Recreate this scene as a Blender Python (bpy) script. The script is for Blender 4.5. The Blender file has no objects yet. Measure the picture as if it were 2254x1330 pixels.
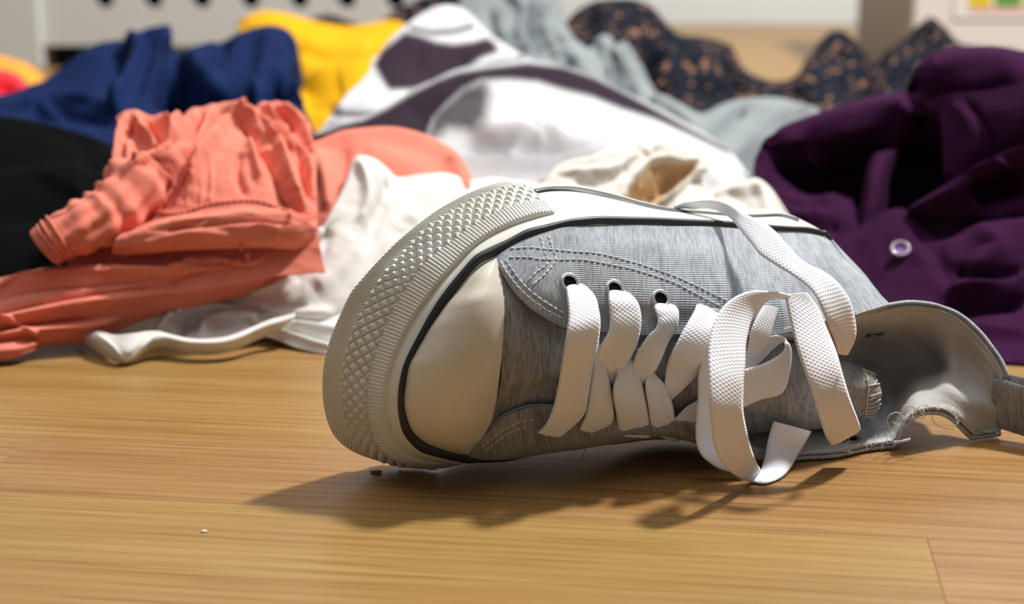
import bpy, math, random
import numpy as np
from mathutils import Vector
from mathutils.bvhtree import BVHTree

random.seed(7)
rng = np.random.default_rng(7)
SC = bpy.context.scene
COL = SC.collection

# ------------------------------------------------------------------ camera
F_PX = 3500.0
CAM_H = 0.22
PITCH = math.radians(13.1)
cd = bpy.data.cameras.new('camera')
cam = bpy.data.objects.new('camera', cd)
COL.objects.link(cam)
cam.location = (0, 0, CAM_H)
cam.rotation_euler = (math.radians(90) - PITCH, 0, 0)
cd.sensor_width = 36.0
cd.sensor_fit = 'HORIZONTAL'
cd.lens = F_PX / 2254.0 * 36.0
cd.clip_start = 0.05
cd.clip_end = 50
cd.dof.use_dof = True
cd.dof.focus_distance = 0.655
cd.dof.aperture_fstop = 7.5
cd.dof.aperture_blades = 0
SC.camera = cam

# ------------------------------------------------------------------ world and lights
w = bpy.data.worlds.new('room_light')
SC.world = w
w.use_nodes = True
bg = w.node_tree.nodes['Background']
bg.inputs[0].default_value = (0.98, 0.98, 1.0, 1)
bg.inputs[1].default_value = 0.13

def aim(o, target):
    d = Vector(target) - o.location
    o.rotation_euler = d.to_track_quat('-Z', 'Y').to_euler()

def area(name, loc, target, size, power, color):
    l = bpy.data.lights.new(name, 'AREA')
    l.shape = 'DISK'
    l.size = size
    l.energy = power
    l.color = color
    o = bpy.data.objects.new(name, l)
    COL.objects.link(o)
    o.location = loc
    aim(o, target)
    return o

# the ceiling lamp: back right of the sneaker, above
SUN_DIR = Vector((0.46, 0.43, 0.97)).normalized()
lamp = bpy.data.lights.new('ceiling_lamp', 'POINT')
lamp.energy = 535.0
lamp.shadow_soft_size = 0.125
lamp.color = (1.0, 0.985, 0.96)
so = bpy.data.objects.new('ceiling_lamp', lamp)
COL.objects.link(so)
so.location = Vector((0.03, 0.65, 0.05)) + SUN_DIR * 3.0

# soft fill lamp added overhead, in place of ceiling bounce
area('overhead_fill', (-0.1, 1.0, 2.35), (-0.1, 1.0, 0), 2.2, 25.0, (1.0, 0.97, 0.93))

SC.view_settings.view_transform = 'Standard'
SC.view_settings.look = 'None'
SC.view_settings.exposure = 0.0
SC.view_settings.gamma = 1.0
SC.view_settings.use_curve_mapping = False

# ------------------------------------------------------------------ survey helpers
_c, _s = math.cos(PITCH), math.sin(PITCH)
CAMP = np.array([0.0, 0.0, CAM_H])
FWD = np.array([0.0, _c, -_s])
UPV = np.array([0.0, _s, _c])

def ray(px, py):
    return np.array([(px - 1127.0) / F_PX, 0, 0]) + FWD - (py - 665.0) / F_PX * UPV

def at(px, py, Y):
    """a point of the room that was measured in the photograph, at distance Y"""
    r = ray(px, py)
    p = CAMP + r * (Y / r[1])
    if p[2] < 0.0008:
        p = CAMP - r * ((CAM_H - 0.0008) / r[2])
    return p

def ground(px, py, z=0.0008):
    r = ray(px, py)
    return CAMP - r * ((CAM_H - z) / r[2])

def proj(V):
    d = V - CAMP
    z = d @ FWD
    x = d[..., 0] / z * F_PX + 1127.0
    y = 665.0 - (d @ UPV) / z * F_PX
    return x, y

# shoe frame: L along the sole, N out of the sole into the shoe, W across
_a = math.radians(30)
_t = math.radians(2)
SN = np.array([math.sin(_a) * math.cos(_t), -math.cos(_a) * math.cos(_t), -math.sin(_t)])
SL = np.array([math.cos(_a), math.sin(_a), 0])
SW = np.cross(SL, SN)
SW = SW * np.sign(SW[2])
SO = ground(990, 1036) - 0.020 * SN

def S(px, py, h):
    r = ray(px, py)
    k = (h - np.dot(CAMP - SO, SN)) / np.dot(r, SN)
    p = CAMP + r * k
    if p[2] < 0.0006:
        p = CAMP - r * ((CAM_H - 0.0006) / r[2])
    return p

def LW(l, w_, h):
    p = SO + l * SL + w_ * SW + h * SN
    p[2] = max(p[2], 0.0006)
    return p

# ------------------------------------------------------------------ numeric helpers
def spline(P, n, closed=False, cent=True):
    """centripetal-ish Catmull-Rom through P (k,d) resampled evenly to n rows"""
    P = np.asarray(P, float)
    k = len(P)
    if k == 2:
        t = np.linspace(0, 1, n)[:, None]
        return P[0] * (1 - t) + P[1] * t
    if closed:
        Q = np.vstack([P[-1], P, P[0], P[1]])
        segs = k
    else:
        Q = np.vstack([2 * P[0] - P[1], P, 2 * P[-1] - P[-2]])
        segs = k - 1
    t = np.linspace(0, segs, n, endpoint=not closed)
    i = np.minimum(t.astype(int), segs - 1)
    u = (t - i)[:, None]
    a, b, c, d = Q[i], Q[i + 1], Q[i + 2], Q[i + 3]
    return 0.5 * ((2 * b) + (-a + c) * u + (2 * a - 5 * b + 4 * c - d) * u * u + (-a + 3 * b - 3 * c + d) * u ** 3)

def even(P, n):
    """resample a polyline to n points evenly along its length, smooth"""
    D = spline(P, max(8 * len(P), 40))
    s = np.concatenate([[0], np.cumsum(np.linalg.norm(np.diff(D, axis=0), axis=1))])
    t = np.linspace(0, s[-1], n)
    return np.stack([np.interp(t, s, D[:, j]) for j in range(D.shape[1])], axis=1)

def surf(rows, nr, nc, match=False):
    """rows: list of point lists; gives an (nr,nc,3) grid"""
    if match:
        R = np.array([spline(r, nc) for r in rows])
    else:
        R = np.array([even(r, nc) for r in rows])
    out = np.empty((nr, nc, 3))
    k = len(rows)
    for j in range(nc):
        out[:, j] = spline(R[:, j], nr)
    return out

def normals(V):
    du = np.gradient(V, axis=1)
    dv = np.gradient(V, axis=0)
    n = np.cross(du, dv)
    l = np.linalg.norm(n, axis=2, keepdims=True)
    n = n / np.maximum(l, 1e-12)
    return n

def _hash(ix, iy, seed):
    h = (ix * 374761393 + iy * 668265263 + seed * 974634777) & 0xFFFFFFFF
    h = ((h ^ (h >> 13)) * 1274126177) & 0xFFFFFFFF
    return ((h ^ (h >> 16)) & 0xFFFF) / 65535.0

def vnoise(x, y, seed=0):
    ix = np.floor(x).astype(np.int64); iy = np.floor(y).astype(np.int64)
    fx = x - ix; fy = y - iy
    fx = fx * fx * fx * (fx * (fx * 6 - 15) + 10); fy = fy * fy * fy * (fy * (fy * 6 - 15) + 10)
    a = _hash(ix, iy, seed); b = _hash(ix + 1, iy, seed); c = _hash(ix, iy + 1, seed); d = _hash(ix + 1, iy + 1, seed)
    return (a * (1 - fx) + b * fx) * (1 - fy) + (c * (1 - fx) + d * fx) * fy - 0.5

def fbm(x, y, seed=0, oct=3):
    s = 0; a = 1.0
    for o in range(oct):
        s = s + a * vnoise(x * 2 ** o, y * 2 ** o, seed + 17 * o)
        a *= 0.5
    return s

def arcuv(V):
    du = np.linalg.norm(np.diff(V, axis=1), axis=2).mean(0)
    dv = np.linalg.norm(np.diff(V, axis=0), axis=2).mean(1)
    u = np.concatenate([[0], np.cumsum(du)]); v = np.concatenate([[0], np.cumsum(dv)])
    return np.meshgrid(u, v)

def polydist(x, y, pts):
    """signed distance (px) and position along, from pixels to a smoothed polyline"""
    D = spline(np.array(pts, float), max(6 * len(pts), 12)) if len(pts) > 2 else np.array(pts, float)
    best = np.full(x.shape, 1e9); sgn = np.zeros(x.shape); tt = np.zeros(x.shape)
    m = len(D) - 1
    for i in range(m):
        a = D[i]; b = D[i + 1]; d = b - a; L2 = max(d @ d, 1e-9)
        t = np.clip(((x - a[0]) * d[0] + (y - a[1]) * d[1]) / L2, 0, 1)
        qx = x - a[0] - t * d[0]; qy = y - a[1] - t * d[1]
        r = np.hypot(qx, qy)
        k = r < best
        best = np.where(k, r, best)
        sgn = np.where(k, np.sign(d[0] * qy - d[1] * qx), sgn)
        tt = np.where(k, (i + t) / m, tt)
    return best, sgn, tt

def in_poly(x, y, poly):
    P = np.array(poly, float)
    c = np.zeros(x.shape, bool)
    j = len(P) - 1
    for i in range(len(P)):
        xi, yi = P[i]; xj, yj = P[j]
        k = ((yi > y) != (yj > y)) & (x < (xj - xi) * (y - yi) / (yj - yi + 1e-12) + xi)
        c ^= k
        j = i
    return c

# ------------------------------------------------------------------ object helpers
def add_obj(name, me, mat, parent=None):
    o = bpy.data.objects.new(name, me)
    COL.objects.link(o)
    if mat is not None:
        for m in (mat if isinstance(mat, (list, tuple)) else [mat]):
            me.materials.append(m)
    if parent is not None:
        o.parent = parent
        o.matrix_parent_inverse = parent.matrix_world.inverted()
    return o

def raw_mesh(name, V, Fc, uv=None, smooth=True, attr=None):
    me = bpy.data.meshes.new(name)
    me.from_pydata([tuple(v) for v in V], [], [tuple(f) for f in Fc])
    if smooth:
        me.polygons.foreach_set('use_smooth', [True] * len(me.polygons))
    li = np.empty(len(me.loops), np.int32)
    me.loops.foreach_get('vertex_index', li)
    if uv is not None:
        l = me.uv_layers.new(name='UVMap')
        l.data.foreach_set('uv', np.asarray(uv, np.float32)[li].ravel())
    if attr is not None:
        for k, a in attr.items():
            at_ = me.attributes.new(k, 'FLOAT', 'POINT')
            at_.data.foreach_set('value', np.asarray(a, np.float32).ravel())
    me.update()
    return me

def sheet_mesh(name, V, th=0.001, attr=None, closed_u=False, flip=False):
    """a cloth-like sheet with real thickness; V is (nr,nc,3), th below the normal side"""
    nr, nc, _ = V.shape
    N = normals(V)
    if flip:
        N = -N
    B = V - N * th
    B[..., 2] = np.maximum(B[..., 2], 0.0003)
    uu, vv = arcuv(V)
    VV = np.vstack([V.reshape(-1, 3), B.reshape(-1, 3)])
    uv = np.stack([uu.ravel(), vv.ravel()], 1)
    uv = np.vstack([uv, uv])
    idx = np.arange(nr * nc).reshape(nr, nc)
    a = idx[:-1, :-1].ravel(); b = idx[:-1, 1:].ravel(); c = idx[1:, 1:].ravel(); d = idx[1:, :-1].ravel()
    M = nr * nc
    f1 = np.stack([a, b, c, d], 1)
    f2 = np.stack([d, c, b, a], 1) + M
    if flip:
        f1 = f1[:, ::-1]; f2 = f2[:, ::-1]
    border = list(idx[0, :]) + list(idx[1:, -1]) + list(idx[-1, -2::-1]) + list(idx[-2:0:-1, 0])
    bd = np.array(border); bn = np.roll(bd, -1)
    f3 = np.stack([bn, bd, bd + M, bn + M], 1)
    if flip:
        f3 = f3[:, ::-1]
    Fc = np.vstack([f1, f2, f3]).tolist()
    at2 = None
    if attr is not None:
        at2 = {k: np.concatenate([np.asarray(x).ravel()] * 2) for k, x in attr.items()}
    return raw_mesh(name, VV, Fc, uv, True, at2)

def sheet(name, V, mat, parent=None, **kw):
    return add_obj(name, sheet_mesh(name, V, **kw), mat, parent)

def tube_mesh(name, P, r, seg=10, closed=False, caps=True):
    P = np.asarray(P, float)
    n = len(P)
    r = np.broadcast_to(np.asarray(r, float), (n,))
    T = np.gradient(P, axis=0)
    if closed:
        T = np.roll(P, -1, 0) - np.roll(P, 1, 0)
    T /= np.maximum(np.linalg.norm(T, axis=1, keepdims=True), 1e-12)
    ref = np.array([0, 0, 1.0]) if abs(T[0][2]) < .9 else np.array([1.0, 0, 0])
    nn = np.cross(T[0], ref); nn /= np.linalg.norm(nn)
    NNs = []
    for i in range(n):
        nn = nn - T[i] * (nn @ T[i]); nn /= max(np.linalg.norm(nn), 1e-9)
        NNs.append(nn.copy())
    A = np.array(NNs); B = np.cross(T, A)
    th = np.linspace(0, 2 * np.pi, seg, endpoint=False)
    V = P[:, None] + r[:, None, None] * (np.cos(th)[None, :, None] * A[:, None] + np.sin(th)[None, :, None] * B[:, None])
    Fc = []
    m = n if closed else n - 1
    for i in range(m):
        i2 = (i + 1) % n
        for j in range(seg):
            j2 = (j + 1) % seg
            Fc.append((i * seg + j, i * seg + j2, i2 * seg + j2, i2 * seg + j))
    if caps and not closed:
        Fc.append(tuple(range(seg - 1, -1, -1)))
        Fc.append(tuple((n - 1) * seg + j for j in range(seg)))
    L = np.concatenate([[0], np.cumsum(np.linalg.norm(np.diff(P, axis=0), axis=1))])
    uv = np.stack([np.tile(th / 6.283 * 0.01, n), np.repeat(L, seg)], 1)
    return raw_mesh(name, V.reshape(-1, 3), Fc, uv)

def merge_meshes(name, parts):
    """parts: list of (verts, faces)"""
    V = []; Fc = []; o = 0
    for v, f in parts:
        V.append(np.asarray(v)); Fc += [tuple(int(i) + o for i in ff) for ff in f]; o += len(v)
    return np.vstack(V), Fc

def ribbon(name, A, B, mat, parent, th=0.0016, n=70, m=12, flip=False):
    """flat woven band between two edge lines A and B"""
    A = spline(A, n); B = spline(B, n)
    C = (A + B) / 2
    T = np.gradient(C, axis=0)
    T /= np.maximum(np.linalg.norm(T, axis=1, keepdims=True), 1e-9)
    W_ = B - A
    Nn = np.cross(T, W_); Nn /= np.maximum(np.linalg.norm(Nn, axis=1, keepdims=True), 1e-12)
    t = np.linspace(0, 1, m)
    prof = (1 - np.abs(2 * t - 1) ** 5) * th / 2
    top = A[:, None] + W_[:, None] * t[None, :, None] + Nn[:, None] * prof[None, :, None]
    t2 = t[::-1][1:-1]
    prof2 = prof[::-1][1:-1]
    bot = A[:, None] + W_[:, None] * t2[None, :, None] - Nn[:, None] * prof2[None, :, None]
    R = np.concatenate([top, bot], 1)
    R[..., 2] = np.maximum(R[..., 2], 0.0006)
    k = R.shape[1]
    wd = np.linalg.norm(W_, axis=1).mean()
    uu = np.concatenate([t, t2]) * 0.0125
    L = np.concatenate([[0], np.cumsum(np.linalg.norm(np.diff(C, axis=0), axis=1))])
    uv = np.stack([np.tile(uu, n), np.repeat(L, k)], 1)
    Fc = []
    for i in range(n - 1):
        for j in range(k):
            j2 = (j + 1) % k
            Fc.append((i * k + j, i * k + j2, (i + 1) * k + j2, (i + 1) * k + j))
    Fc.append(tuple(range(k - 1, -1, -1)))
    Fc.append(tuple((n - 1) * k + j for j in range(k)))
    return add_obj(name, raw_mesh(name, R.reshape(-1, 3), Fc, uv), mat, parent)

def box_geo(x0, x1, y0, y1, z0, z1):
    V = [(x0, y0, z0), (x1, y0, z0), (x1, y1, z0), (x0, y1, z0), (x0, y0, z1), (x1, y0, z1), (x1, y1, z1), (x0, y1, z1)]
    Fc = [(3, 2, 1, 0), (4, 5, 6, 7), (0, 1, 5, 4), (1, 2, 6, 5), (2, 3, 7, 6), (3, 0, 4, 7)]
    return np.array(V, float), Fc

def box(name, b, mat, parent=None, bevel=0.0):
    V, Fc = box_geo(*b)
    me = raw_mesh(name, V, Fc, None, False)
    o = add_obj(name, me, mat, parent)
    if bevel:
        md = o.modifiers.new('bevel', 'BEVEL'); md.width = bevel; md.segments = 3
    return o

def empty(name, loc, label=None, cat=None, group=None):
    o = bpy.data.objects.new(name, None)
    COL.objects.link(o)
    o.location = loc
    o.empty_display_size = 0.02
    if label: o['label'] = label
    if cat: o['category'] = cat
    if group: o['group'] = group
    bpy.context.view_layer.update()
    return o

# ------------------------------------------------------------------ materials
def new_mat(name, color=(.8, .8, .8), rough=0.8, spec=0.3, sheen=0.0, metal=0.0, sss=0.0):
    m = bpy.data.materials.new(name)
    m.use_nodes = True
    b = m.node_tree.nodes['Principled BSDF']
    b.inputs['Base Color'].default_value = (*color, 1)
    b.inputs['Roughness'].default_value = rough
    b.inputs['Specular IOR Level'].default_value = spec
    b.inputs['Metallic'].default_value = metal
    if sheen:
        b.inputs['Sheen Weight'].default_value = sheen
        b.inputs['Sheen Roughness'].default_value = 0.5
    return m, m.node_tree, b

def node(nt, t, **kw):
    n = nt.nodes.new(t)
    for k, v in kw.items():
        setattr(n, k, v)
    return n

def mathn(nt, op, a, b=None):
    n = node(nt, 'ShaderNodeMath', operation=op)
    for i, x in enumerate((a, b)):
        if x is None: continue
        if isinstance(x, (int, float)): n.inputs[i].default_value = x
        else: nt.links.new(x, n.inputs[i])
    return n.outputs[0]

def uvmap(nt, sx=1, sy=1, rot=0, obj=False):
    tc = node(nt, 'ShaderNodeTexCoord')
    mp = node(nt, 'ShaderNodeMapping')
    mp.inputs['Scale'].default_value = (sx, sy, sx if obj else 1)
    mp.inputs['Rotation'].default_value = (0, 0, rot)
    nt.links.new(tc.outputs['Object' if obj else 'UV'], mp.inputs[0])
    return mp.outputs[0]

def noise(nt, vec, scale, detail=4, rough=0.6):
    n = node(nt, 'ShaderNodeTexNoise')
    n.inputs['Scale'].default_value = scale
    n.inputs['Detail'].default_value = detail
    n.inputs['Roughness'].default_value = rough
    nt.links.new(vec, n.inputs['Vector'])
    return n.outputs[0]

def ramp(nt, fac, stops):
    r = node(nt, 'ShaderNodeValToRGB')
    el = r.color_ramp.elements
    while len(el) < len(stops): el.new(0.5)
    for e, (p, c) in zip(el, stops):
        e.position = p; e.color = (*c, 1)
    nt.links.new(fac, r.inputs[0])
    return r.outputs[0]

def bump(nt, b, height, strength=0.3, dist=0.001, prev=None):
    n = node(nt, 'ShaderNodeBump')
    n.inputs['Strength'].default_value = strength
    n.inputs['Distance'].default_value = dist
    nt.links.new(height, n.inputs['Height'])
    if prev is not None: nt.links.new(prev, n.inputs['Normal'])
    nt.links.new(n.outputs[0], b.inputs['Normal'])
    return n.outputs[0]

def sinwave(nt, vec, axis, period):
    sp = node(nt, 'ShaderNodeSeparateXYZ')
    nt.links.new(vec, sp.inputs[0])
    x = mathn(nt, 'MULTIPLY', sp.outputs[axis], 2 * math.pi / period)
    return mathn(nt, 'SINE', x)

def cloth_mat(name, c1, c2=None, rough=0.9, sheen=0.15, knit=0.0012, knit_axis=0, kstr=0.25, nstr=0.25, trans=0.0):
    c2 = c2 or tuple(x * 0.86 for x in c1)
    m, nt, b = new_mat(name, c1, rough, 0.15 if max(c1) > .3 else 0.04, sheen)
    uv = uvmap(nt)
    n1 = noise(nt, uv, 60, 4)
    nt.links.new(ramp(nt, n1, [(0.3, c2), (0.7, c1)]), b.inputs['Base Color'])
    wv = sinwave(nt, uv, knit_axis, knit)
    n2 = noise(nt, uv, 900, 2)
    prev = bump(nt, b, n2, nstr, 0.0006)
    bump(nt, b, wv, kstr, 0.0004, prev)
    if trans:
        b.inputs['Transmission Weight'].default_value = 0
        b.inputs['Subsurface Weight'].default_value = trans
        b.inputs['Subsurface Radius'].default_value = (0.004, 0.004, 0.004)
    return m

M = {}
def heather(name, lo, hi):
    m, nt, b = new_mat(name, hi, 0.92, 0.1, 0.2)
    uv1 = uvmap(nt, 0.20, 1.0)
    uvs = uvmap(nt)
    n1 = noise(nt, uv1, 900, 3, 0.7)
    n0 = noise(nt, uv1, 160, 3, 0.7)
    mx = mathn(nt, 'ADD', mathn(nt, 'MULTIPLY', n1, 0.6), mathn(nt, 'MULTIPLY', n0, 0.4))
    nt.links.new(ramp(nt, mx, [(0.38, lo), (0.56, hi)]), b.inputs['Base Color'])
    wv = sinwave(nt, uvs, 0, 0.00085)
    prev = bump(nt, b, n1, 0.35, 0.0005)
    bump(nt, b, wv, 0.35, 0.0003, prev)
    return m
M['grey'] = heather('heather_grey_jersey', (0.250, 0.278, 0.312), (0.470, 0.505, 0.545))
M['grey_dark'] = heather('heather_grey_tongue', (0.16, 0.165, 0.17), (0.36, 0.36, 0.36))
M['lining'] = cloth_mat('off_white_lining', (0.50, 0.48, 0.455), (0.44, 0.42, 0.40), knit=0.0009, knit_axis=1, kstr=0.3)

def rubber(name, c, rough=0.42):
    m, nt, b = new_mat(name, c, rough, 0.4)
    ob = uvmap(nt, obj=True)
    n1 = noise(nt, ob, 35, 5, 0.6)
    n2 = noise(nt, ob, 600, 2, 0.5)
    nt.links.new(ramp(nt, n1, [(0.32, tuple(x * q for x, q in zip(c, (.93, .90, .84)))), (0.62, c)]), b.inputs['Base Color'])
    bump(nt, b, n2, 0.08, 0.0003)
    return m
M['rubber'] = rubber('white_rubber', (0.76, 0.77, 0.73))
M['bumper'] = rubber('grey_white_bumper_rubber', (0.77, 0.78, 0.74), 0.34)
M['cap'] = rubber('toe_cap_rubber', (0.74, 0.71, 0.63), 0.34)
M['stripe'] = new_mat('black_rubber_line', (0.028, 0.032, 0.038), 0.45, 0.4)[0]
M['sole'] = rubber('outsole_rubber', (0.42, 0.36, 0.28), 0.6)

def lace_mat():
    m, nt, b = new_mat('white_woven_lace', (0.80, 0.81, 0.86), 0.85, 0.15, 0.25)
    uv = uvmap(nt)
    s1 = sinwave(nt, uv, 0, 0.0021)
    s2 = sinwave(nt, uv, 1, 0.0017)
    pr = mathn(nt, 'MULTIPLY', s1, s2)
    rib = sinwave(nt, uv, 0, 0.0021 / 2)
    h = mathn(nt, 'ADD', pr, mathn(nt, 'MULTIPLY', rib, 0.3))
    n2 = noise(nt, uv, 2500, 2)
    prev = bump(nt, b, n2, 0.15, 0.0003)
    bump(nt, b, h, 0.34, 0.0003, prev)
    nt.links.new(ramp(nt, mathn(nt, 'MULTIPLY', mathn(nt, 'ADD', h, 1.3), 0.38), [(0.0, (0.84, 0.85, 0.90)), (0.6, (0.90, 0.91, 0.95))]), b.inputs['Base Color'])
    return m
M['lace'] = lace_mat()
M['metal'] = new_mat('bright_eyelet_metal', (0.86, 0.87, 0.88), 0.28, 0.5, metal=0.75)[0]
M['metal_dark'] = new_mat('dark_eyelet_back', (0.25, 0.24, 0.2), 0.35, 0.5, metal=0.9)[0]
M['thread'] = new_mat('pale_thread', (0.80, 0.84, 0.88), 0.8, 0.2)[0]
M['thread_grey'] = new_mat('grey_thread', (0.47, 0.51, 0.55), 0.85, 0.2)[0]
M['thread_warm'] = new_mat('beige_thread', (0.70, 0.64, 0.54), 0.8, 0.2)[0]

# ------------------------------------------------------------------ floor
def wood_mat():
    m, nt, b = new_mat('oak_laminate', (0.5, 0.3, 0.12), 0.36, 0.27)
    oi = node(nt, 'ShaderNodeObjectInfo')
    tc = node(nt, 'ShaderNodeTexCoord')
    ad = node(nt, 'ShaderNodeVectorMath', operation='ADD')
    sc = node(nt, 'ShaderNodeCombineXYZ')
    nt.links.new(mathn(nt, 'MULTIPLY', oi.outputs['Random'], 37.0), sc.inputs[0])
    nt.links.new(mathn(nt, 'MULTIPLY', oi.outputs['Random'], 11.0), sc.inputs[1])
    nt.links.new(tc.outputs['Object'], ad.inputs[0]); nt.links.new(sc.outputs[0], ad.inputs[1])
    mp = node(nt, 'ShaderNodeMapping'); mp.inputs['Scale'].default_value = (1.0, 14.0, 1.0)
    nt.links.new(ad.outputs[0], mp.inputs[0])
    mp2 = node(nt, 'ShaderNodeMapping'); mp2.inputs['Scale'].default_value = (11.0, 420.0, 1.0)
    nt.links.new(ad.outputs[0], mp2.inputs[0])
    g1 = node(nt, 'ShaderNodeTexNoise'); g1.inputs['Scale'].default_value = 4.0; g1.inputs['Detail'].default_value = 4; g1.inputs['Distortion'].default_value = 0.6
    nt.links.new(mp.outputs[0], g1.inputs['Vector'])
    # growth rings: bands warped by the slow noise
    wv = node(nt, 'ShaderNodeTexWave', wave_type='BANDS', bands_direction='Y')
    wv.inputs['Scale'].default_value = 3.4; wv.inputs['Distortion'].default_value = 5.0; wv.inputs['Detail'].default_value = 2.0; wv.inputs['Detail Scale'].default_value = 0.7
    nt.links.new(mp.outputs[0], wv.inputs['Vector'])
    g2 = noise(nt, mp2.outputs[0], 1.0, 3, 0.6)
    col = ramp(nt, g1.outputs[0], [(0.30, (0.315, 0.168, 0.048)), (0.52, (0.358, 0.204, 0.063)), (0.72, (0.395, 0.236, 0.080))])
    mixw = node(nt, 'ShaderNodeMix', data_type='RGBA', blend_type='MULTIPLY')
    nt.links.new(ramp(nt, wv.outputs['Color'], [(0.0, (0.80, 0.74, 0.68)), (0.5, (1, 1, 1))]), mixw.inputs[7])
    mixw.inputs[0].default_value = 0.55
    nt.links.new(col, mixw.inputs[6])
    mixg = node(nt, 'ShaderNodeMix', data_type='RGBA', blend_type='MULTIPLY')
    mixg.inputs[0].default_value = 0.8
    nt.links.new(mixw.outputs[2], mixg.inputs[6])
    nt.links.new(ramp(nt, g2, [(0.32, (0.66, 0.55, 0.45)), (0.48, (1, 1, 1))]), mixg.inputs[7])
    hs = node(nt, 'ShaderNodeHueSaturation')
    nt.links.new(mixg.outputs[2], hs.inputs['Color'])
    r2 = mathn(nt, 'FRACT', mathn(nt, 'MULTIPLY', oi.outputs['Random'], 7.31))
    nt.links.new(mathn(nt, 'ADD', 0.494, mathn(nt, 'MULTIPLY', r2, 0.014)), hs.inputs['Hue'])
    nt.links.new(mathn(nt, 'ADD', 0.90, mathn(nt, 'MULTIPLY', oi.outputs['Random'], 0.11)), hs.inputs['Value'])
    hs.inputs['Saturation'].default_value = 0.98
    nt.links.new(hs.outputs[0], b.inputs['Base Color'])
    bump(nt, b, g2, 0.12, 0.0003)
    rr = node(nt, 'ShaderNodeMapRange'); rr.inputs['To Min'].default_value = 0.30; rr.inputs['To Max'].default_value = 0.42
    nt.links.new(g1.outputs[0], rr.inputs[0]); nt.links.new(rr.outputs[0], b.inputs['Roughness'])
    return m
M['wood'] = wood_mat()
M['wood_core'] = new_mat('laminate_core', (0.22, 0.12, 0.05), 0.8)[0]

BA = math.radians(-8.1)
BW = 0.0716
bd = np.array([math.cos(BA), math.sin(BA)]); bp = np.array([-math.sin(BA), math.cos(BA)])
base_pt = np.array([0.0, 0.651])

floor = add_obj('floor', raw_mesh('floor', *box_geo(-4, 4, -0.6, 4.6, -0.03, -0.0022), None, False), M['wood_core'])
floor['kind'] = 'structure'

def plank_mesh(ln, w_):
    g = 0.00004; bv = 0.00018
    x0, x1, y0, y1 = g, ln - g, g, w_ - g
    z = 0.0
    V = [(x0, y0, -0.002), (x1, y0, -0.002), (x1, y1, -0.002), (x0, y1, -0.002),
         (x0, y0, z - bv), (x1, y0, z - bv), (x1, y1, z - bv), (x0, y1, z - bv),
         (x0 + bv, y0 + bv, z), (x1 - bv, y0 + bv, z), (x1 - bv, y1 - bv, z), (x0 + bv, y1 - bv, z)]
    Fc = [(3, 2, 1, 0), (0, 1, 5, 4), (1, 2, 6, 5), (2, 3, 7, 6), (3, 0, 4, 7),
          (4, 5, 9, 8), (5, 6, 10, 9), (6, 7, 11, 10), (7, 4, 8, 11), (8, 9, 10, 11)]
    return raw_mesh('plank', V, Fc, None, False)
PL = 0.46
pm = plank_mesh(PL, BW)
pm.materials.append(M['wood'])
JX = 0.155 * bd[0] + (0.56 - base_pt[1]) * bd[1]     # the joint that shows at the lower right
far_parts = []
npl = 0
for r in range(-9, 50):
    lo = r * BW
    yc = base_pt[1] + lo
    if r == -2: off = JX
    elif r in (-4, -3, -1, 0, 1, 2, 3): off = {-4: .10, -3: .235, -1: .245, 0: .03, 1: .11, 2: .10, 3: .02}[r]
    else: off = (hash((r * 7919) % 101) % 97) / 97.0 * PL
    half = 0.85 + 0.42 * max(yc, 0.3)
    k0 = math.floor((-half - off) / PL); k1 = math.ceil((half - off) / PL)
    for k in range(k0, k1):
        s = off + k * PL
        p = base_pt + bd * s + bp * lo
        if r <= 24 and npl < 290 and abs(s + PL / 2) < 0.75 + .4 * yc:
            o = bpy.data.objects.new('plank', pm)
            COL.objects.link(o)
            o.parent = floor
            o.location = (p[0], p[1], 0)
            o.rotation_euler = (0, 0, BA)
            npl += 1
        else:
            far_parts.append((p, s))
# boards farther back, joined
Vs = []
Pm_v = np.array([v.co[:] for v in pm.vertices]); Pm_f = [tuple(p.vertices) for p in pm.polygons]
for p, s in far_parts:
    X = Pm_v[:, 0:1] * bd[None] + Pm_v[:, 1:2] * bp[None] + p[None]
    Vs.append((np.hstack([X, Pm_v[:, 2:3]]), Pm_f))
V_, F_ = merge_meshes('far', Vs)
fo = add_obj('plank_field', raw_mesh('plank_field', V_, F_, None, False), M['wood'], floor)
fo['kind'] = 'stuff'

# ================================================================== THE SNEAKER
SHOE_AT = tuple(ground(1500, 1000, 0.0))
shoe = empty('sneaker', SHOE_AT, 'grey jersey high-top sneaker with white laces lying on its side on the wooden floor', 'shoe')

def SP(lst):
    return [S(*p) for p in lst]

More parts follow.
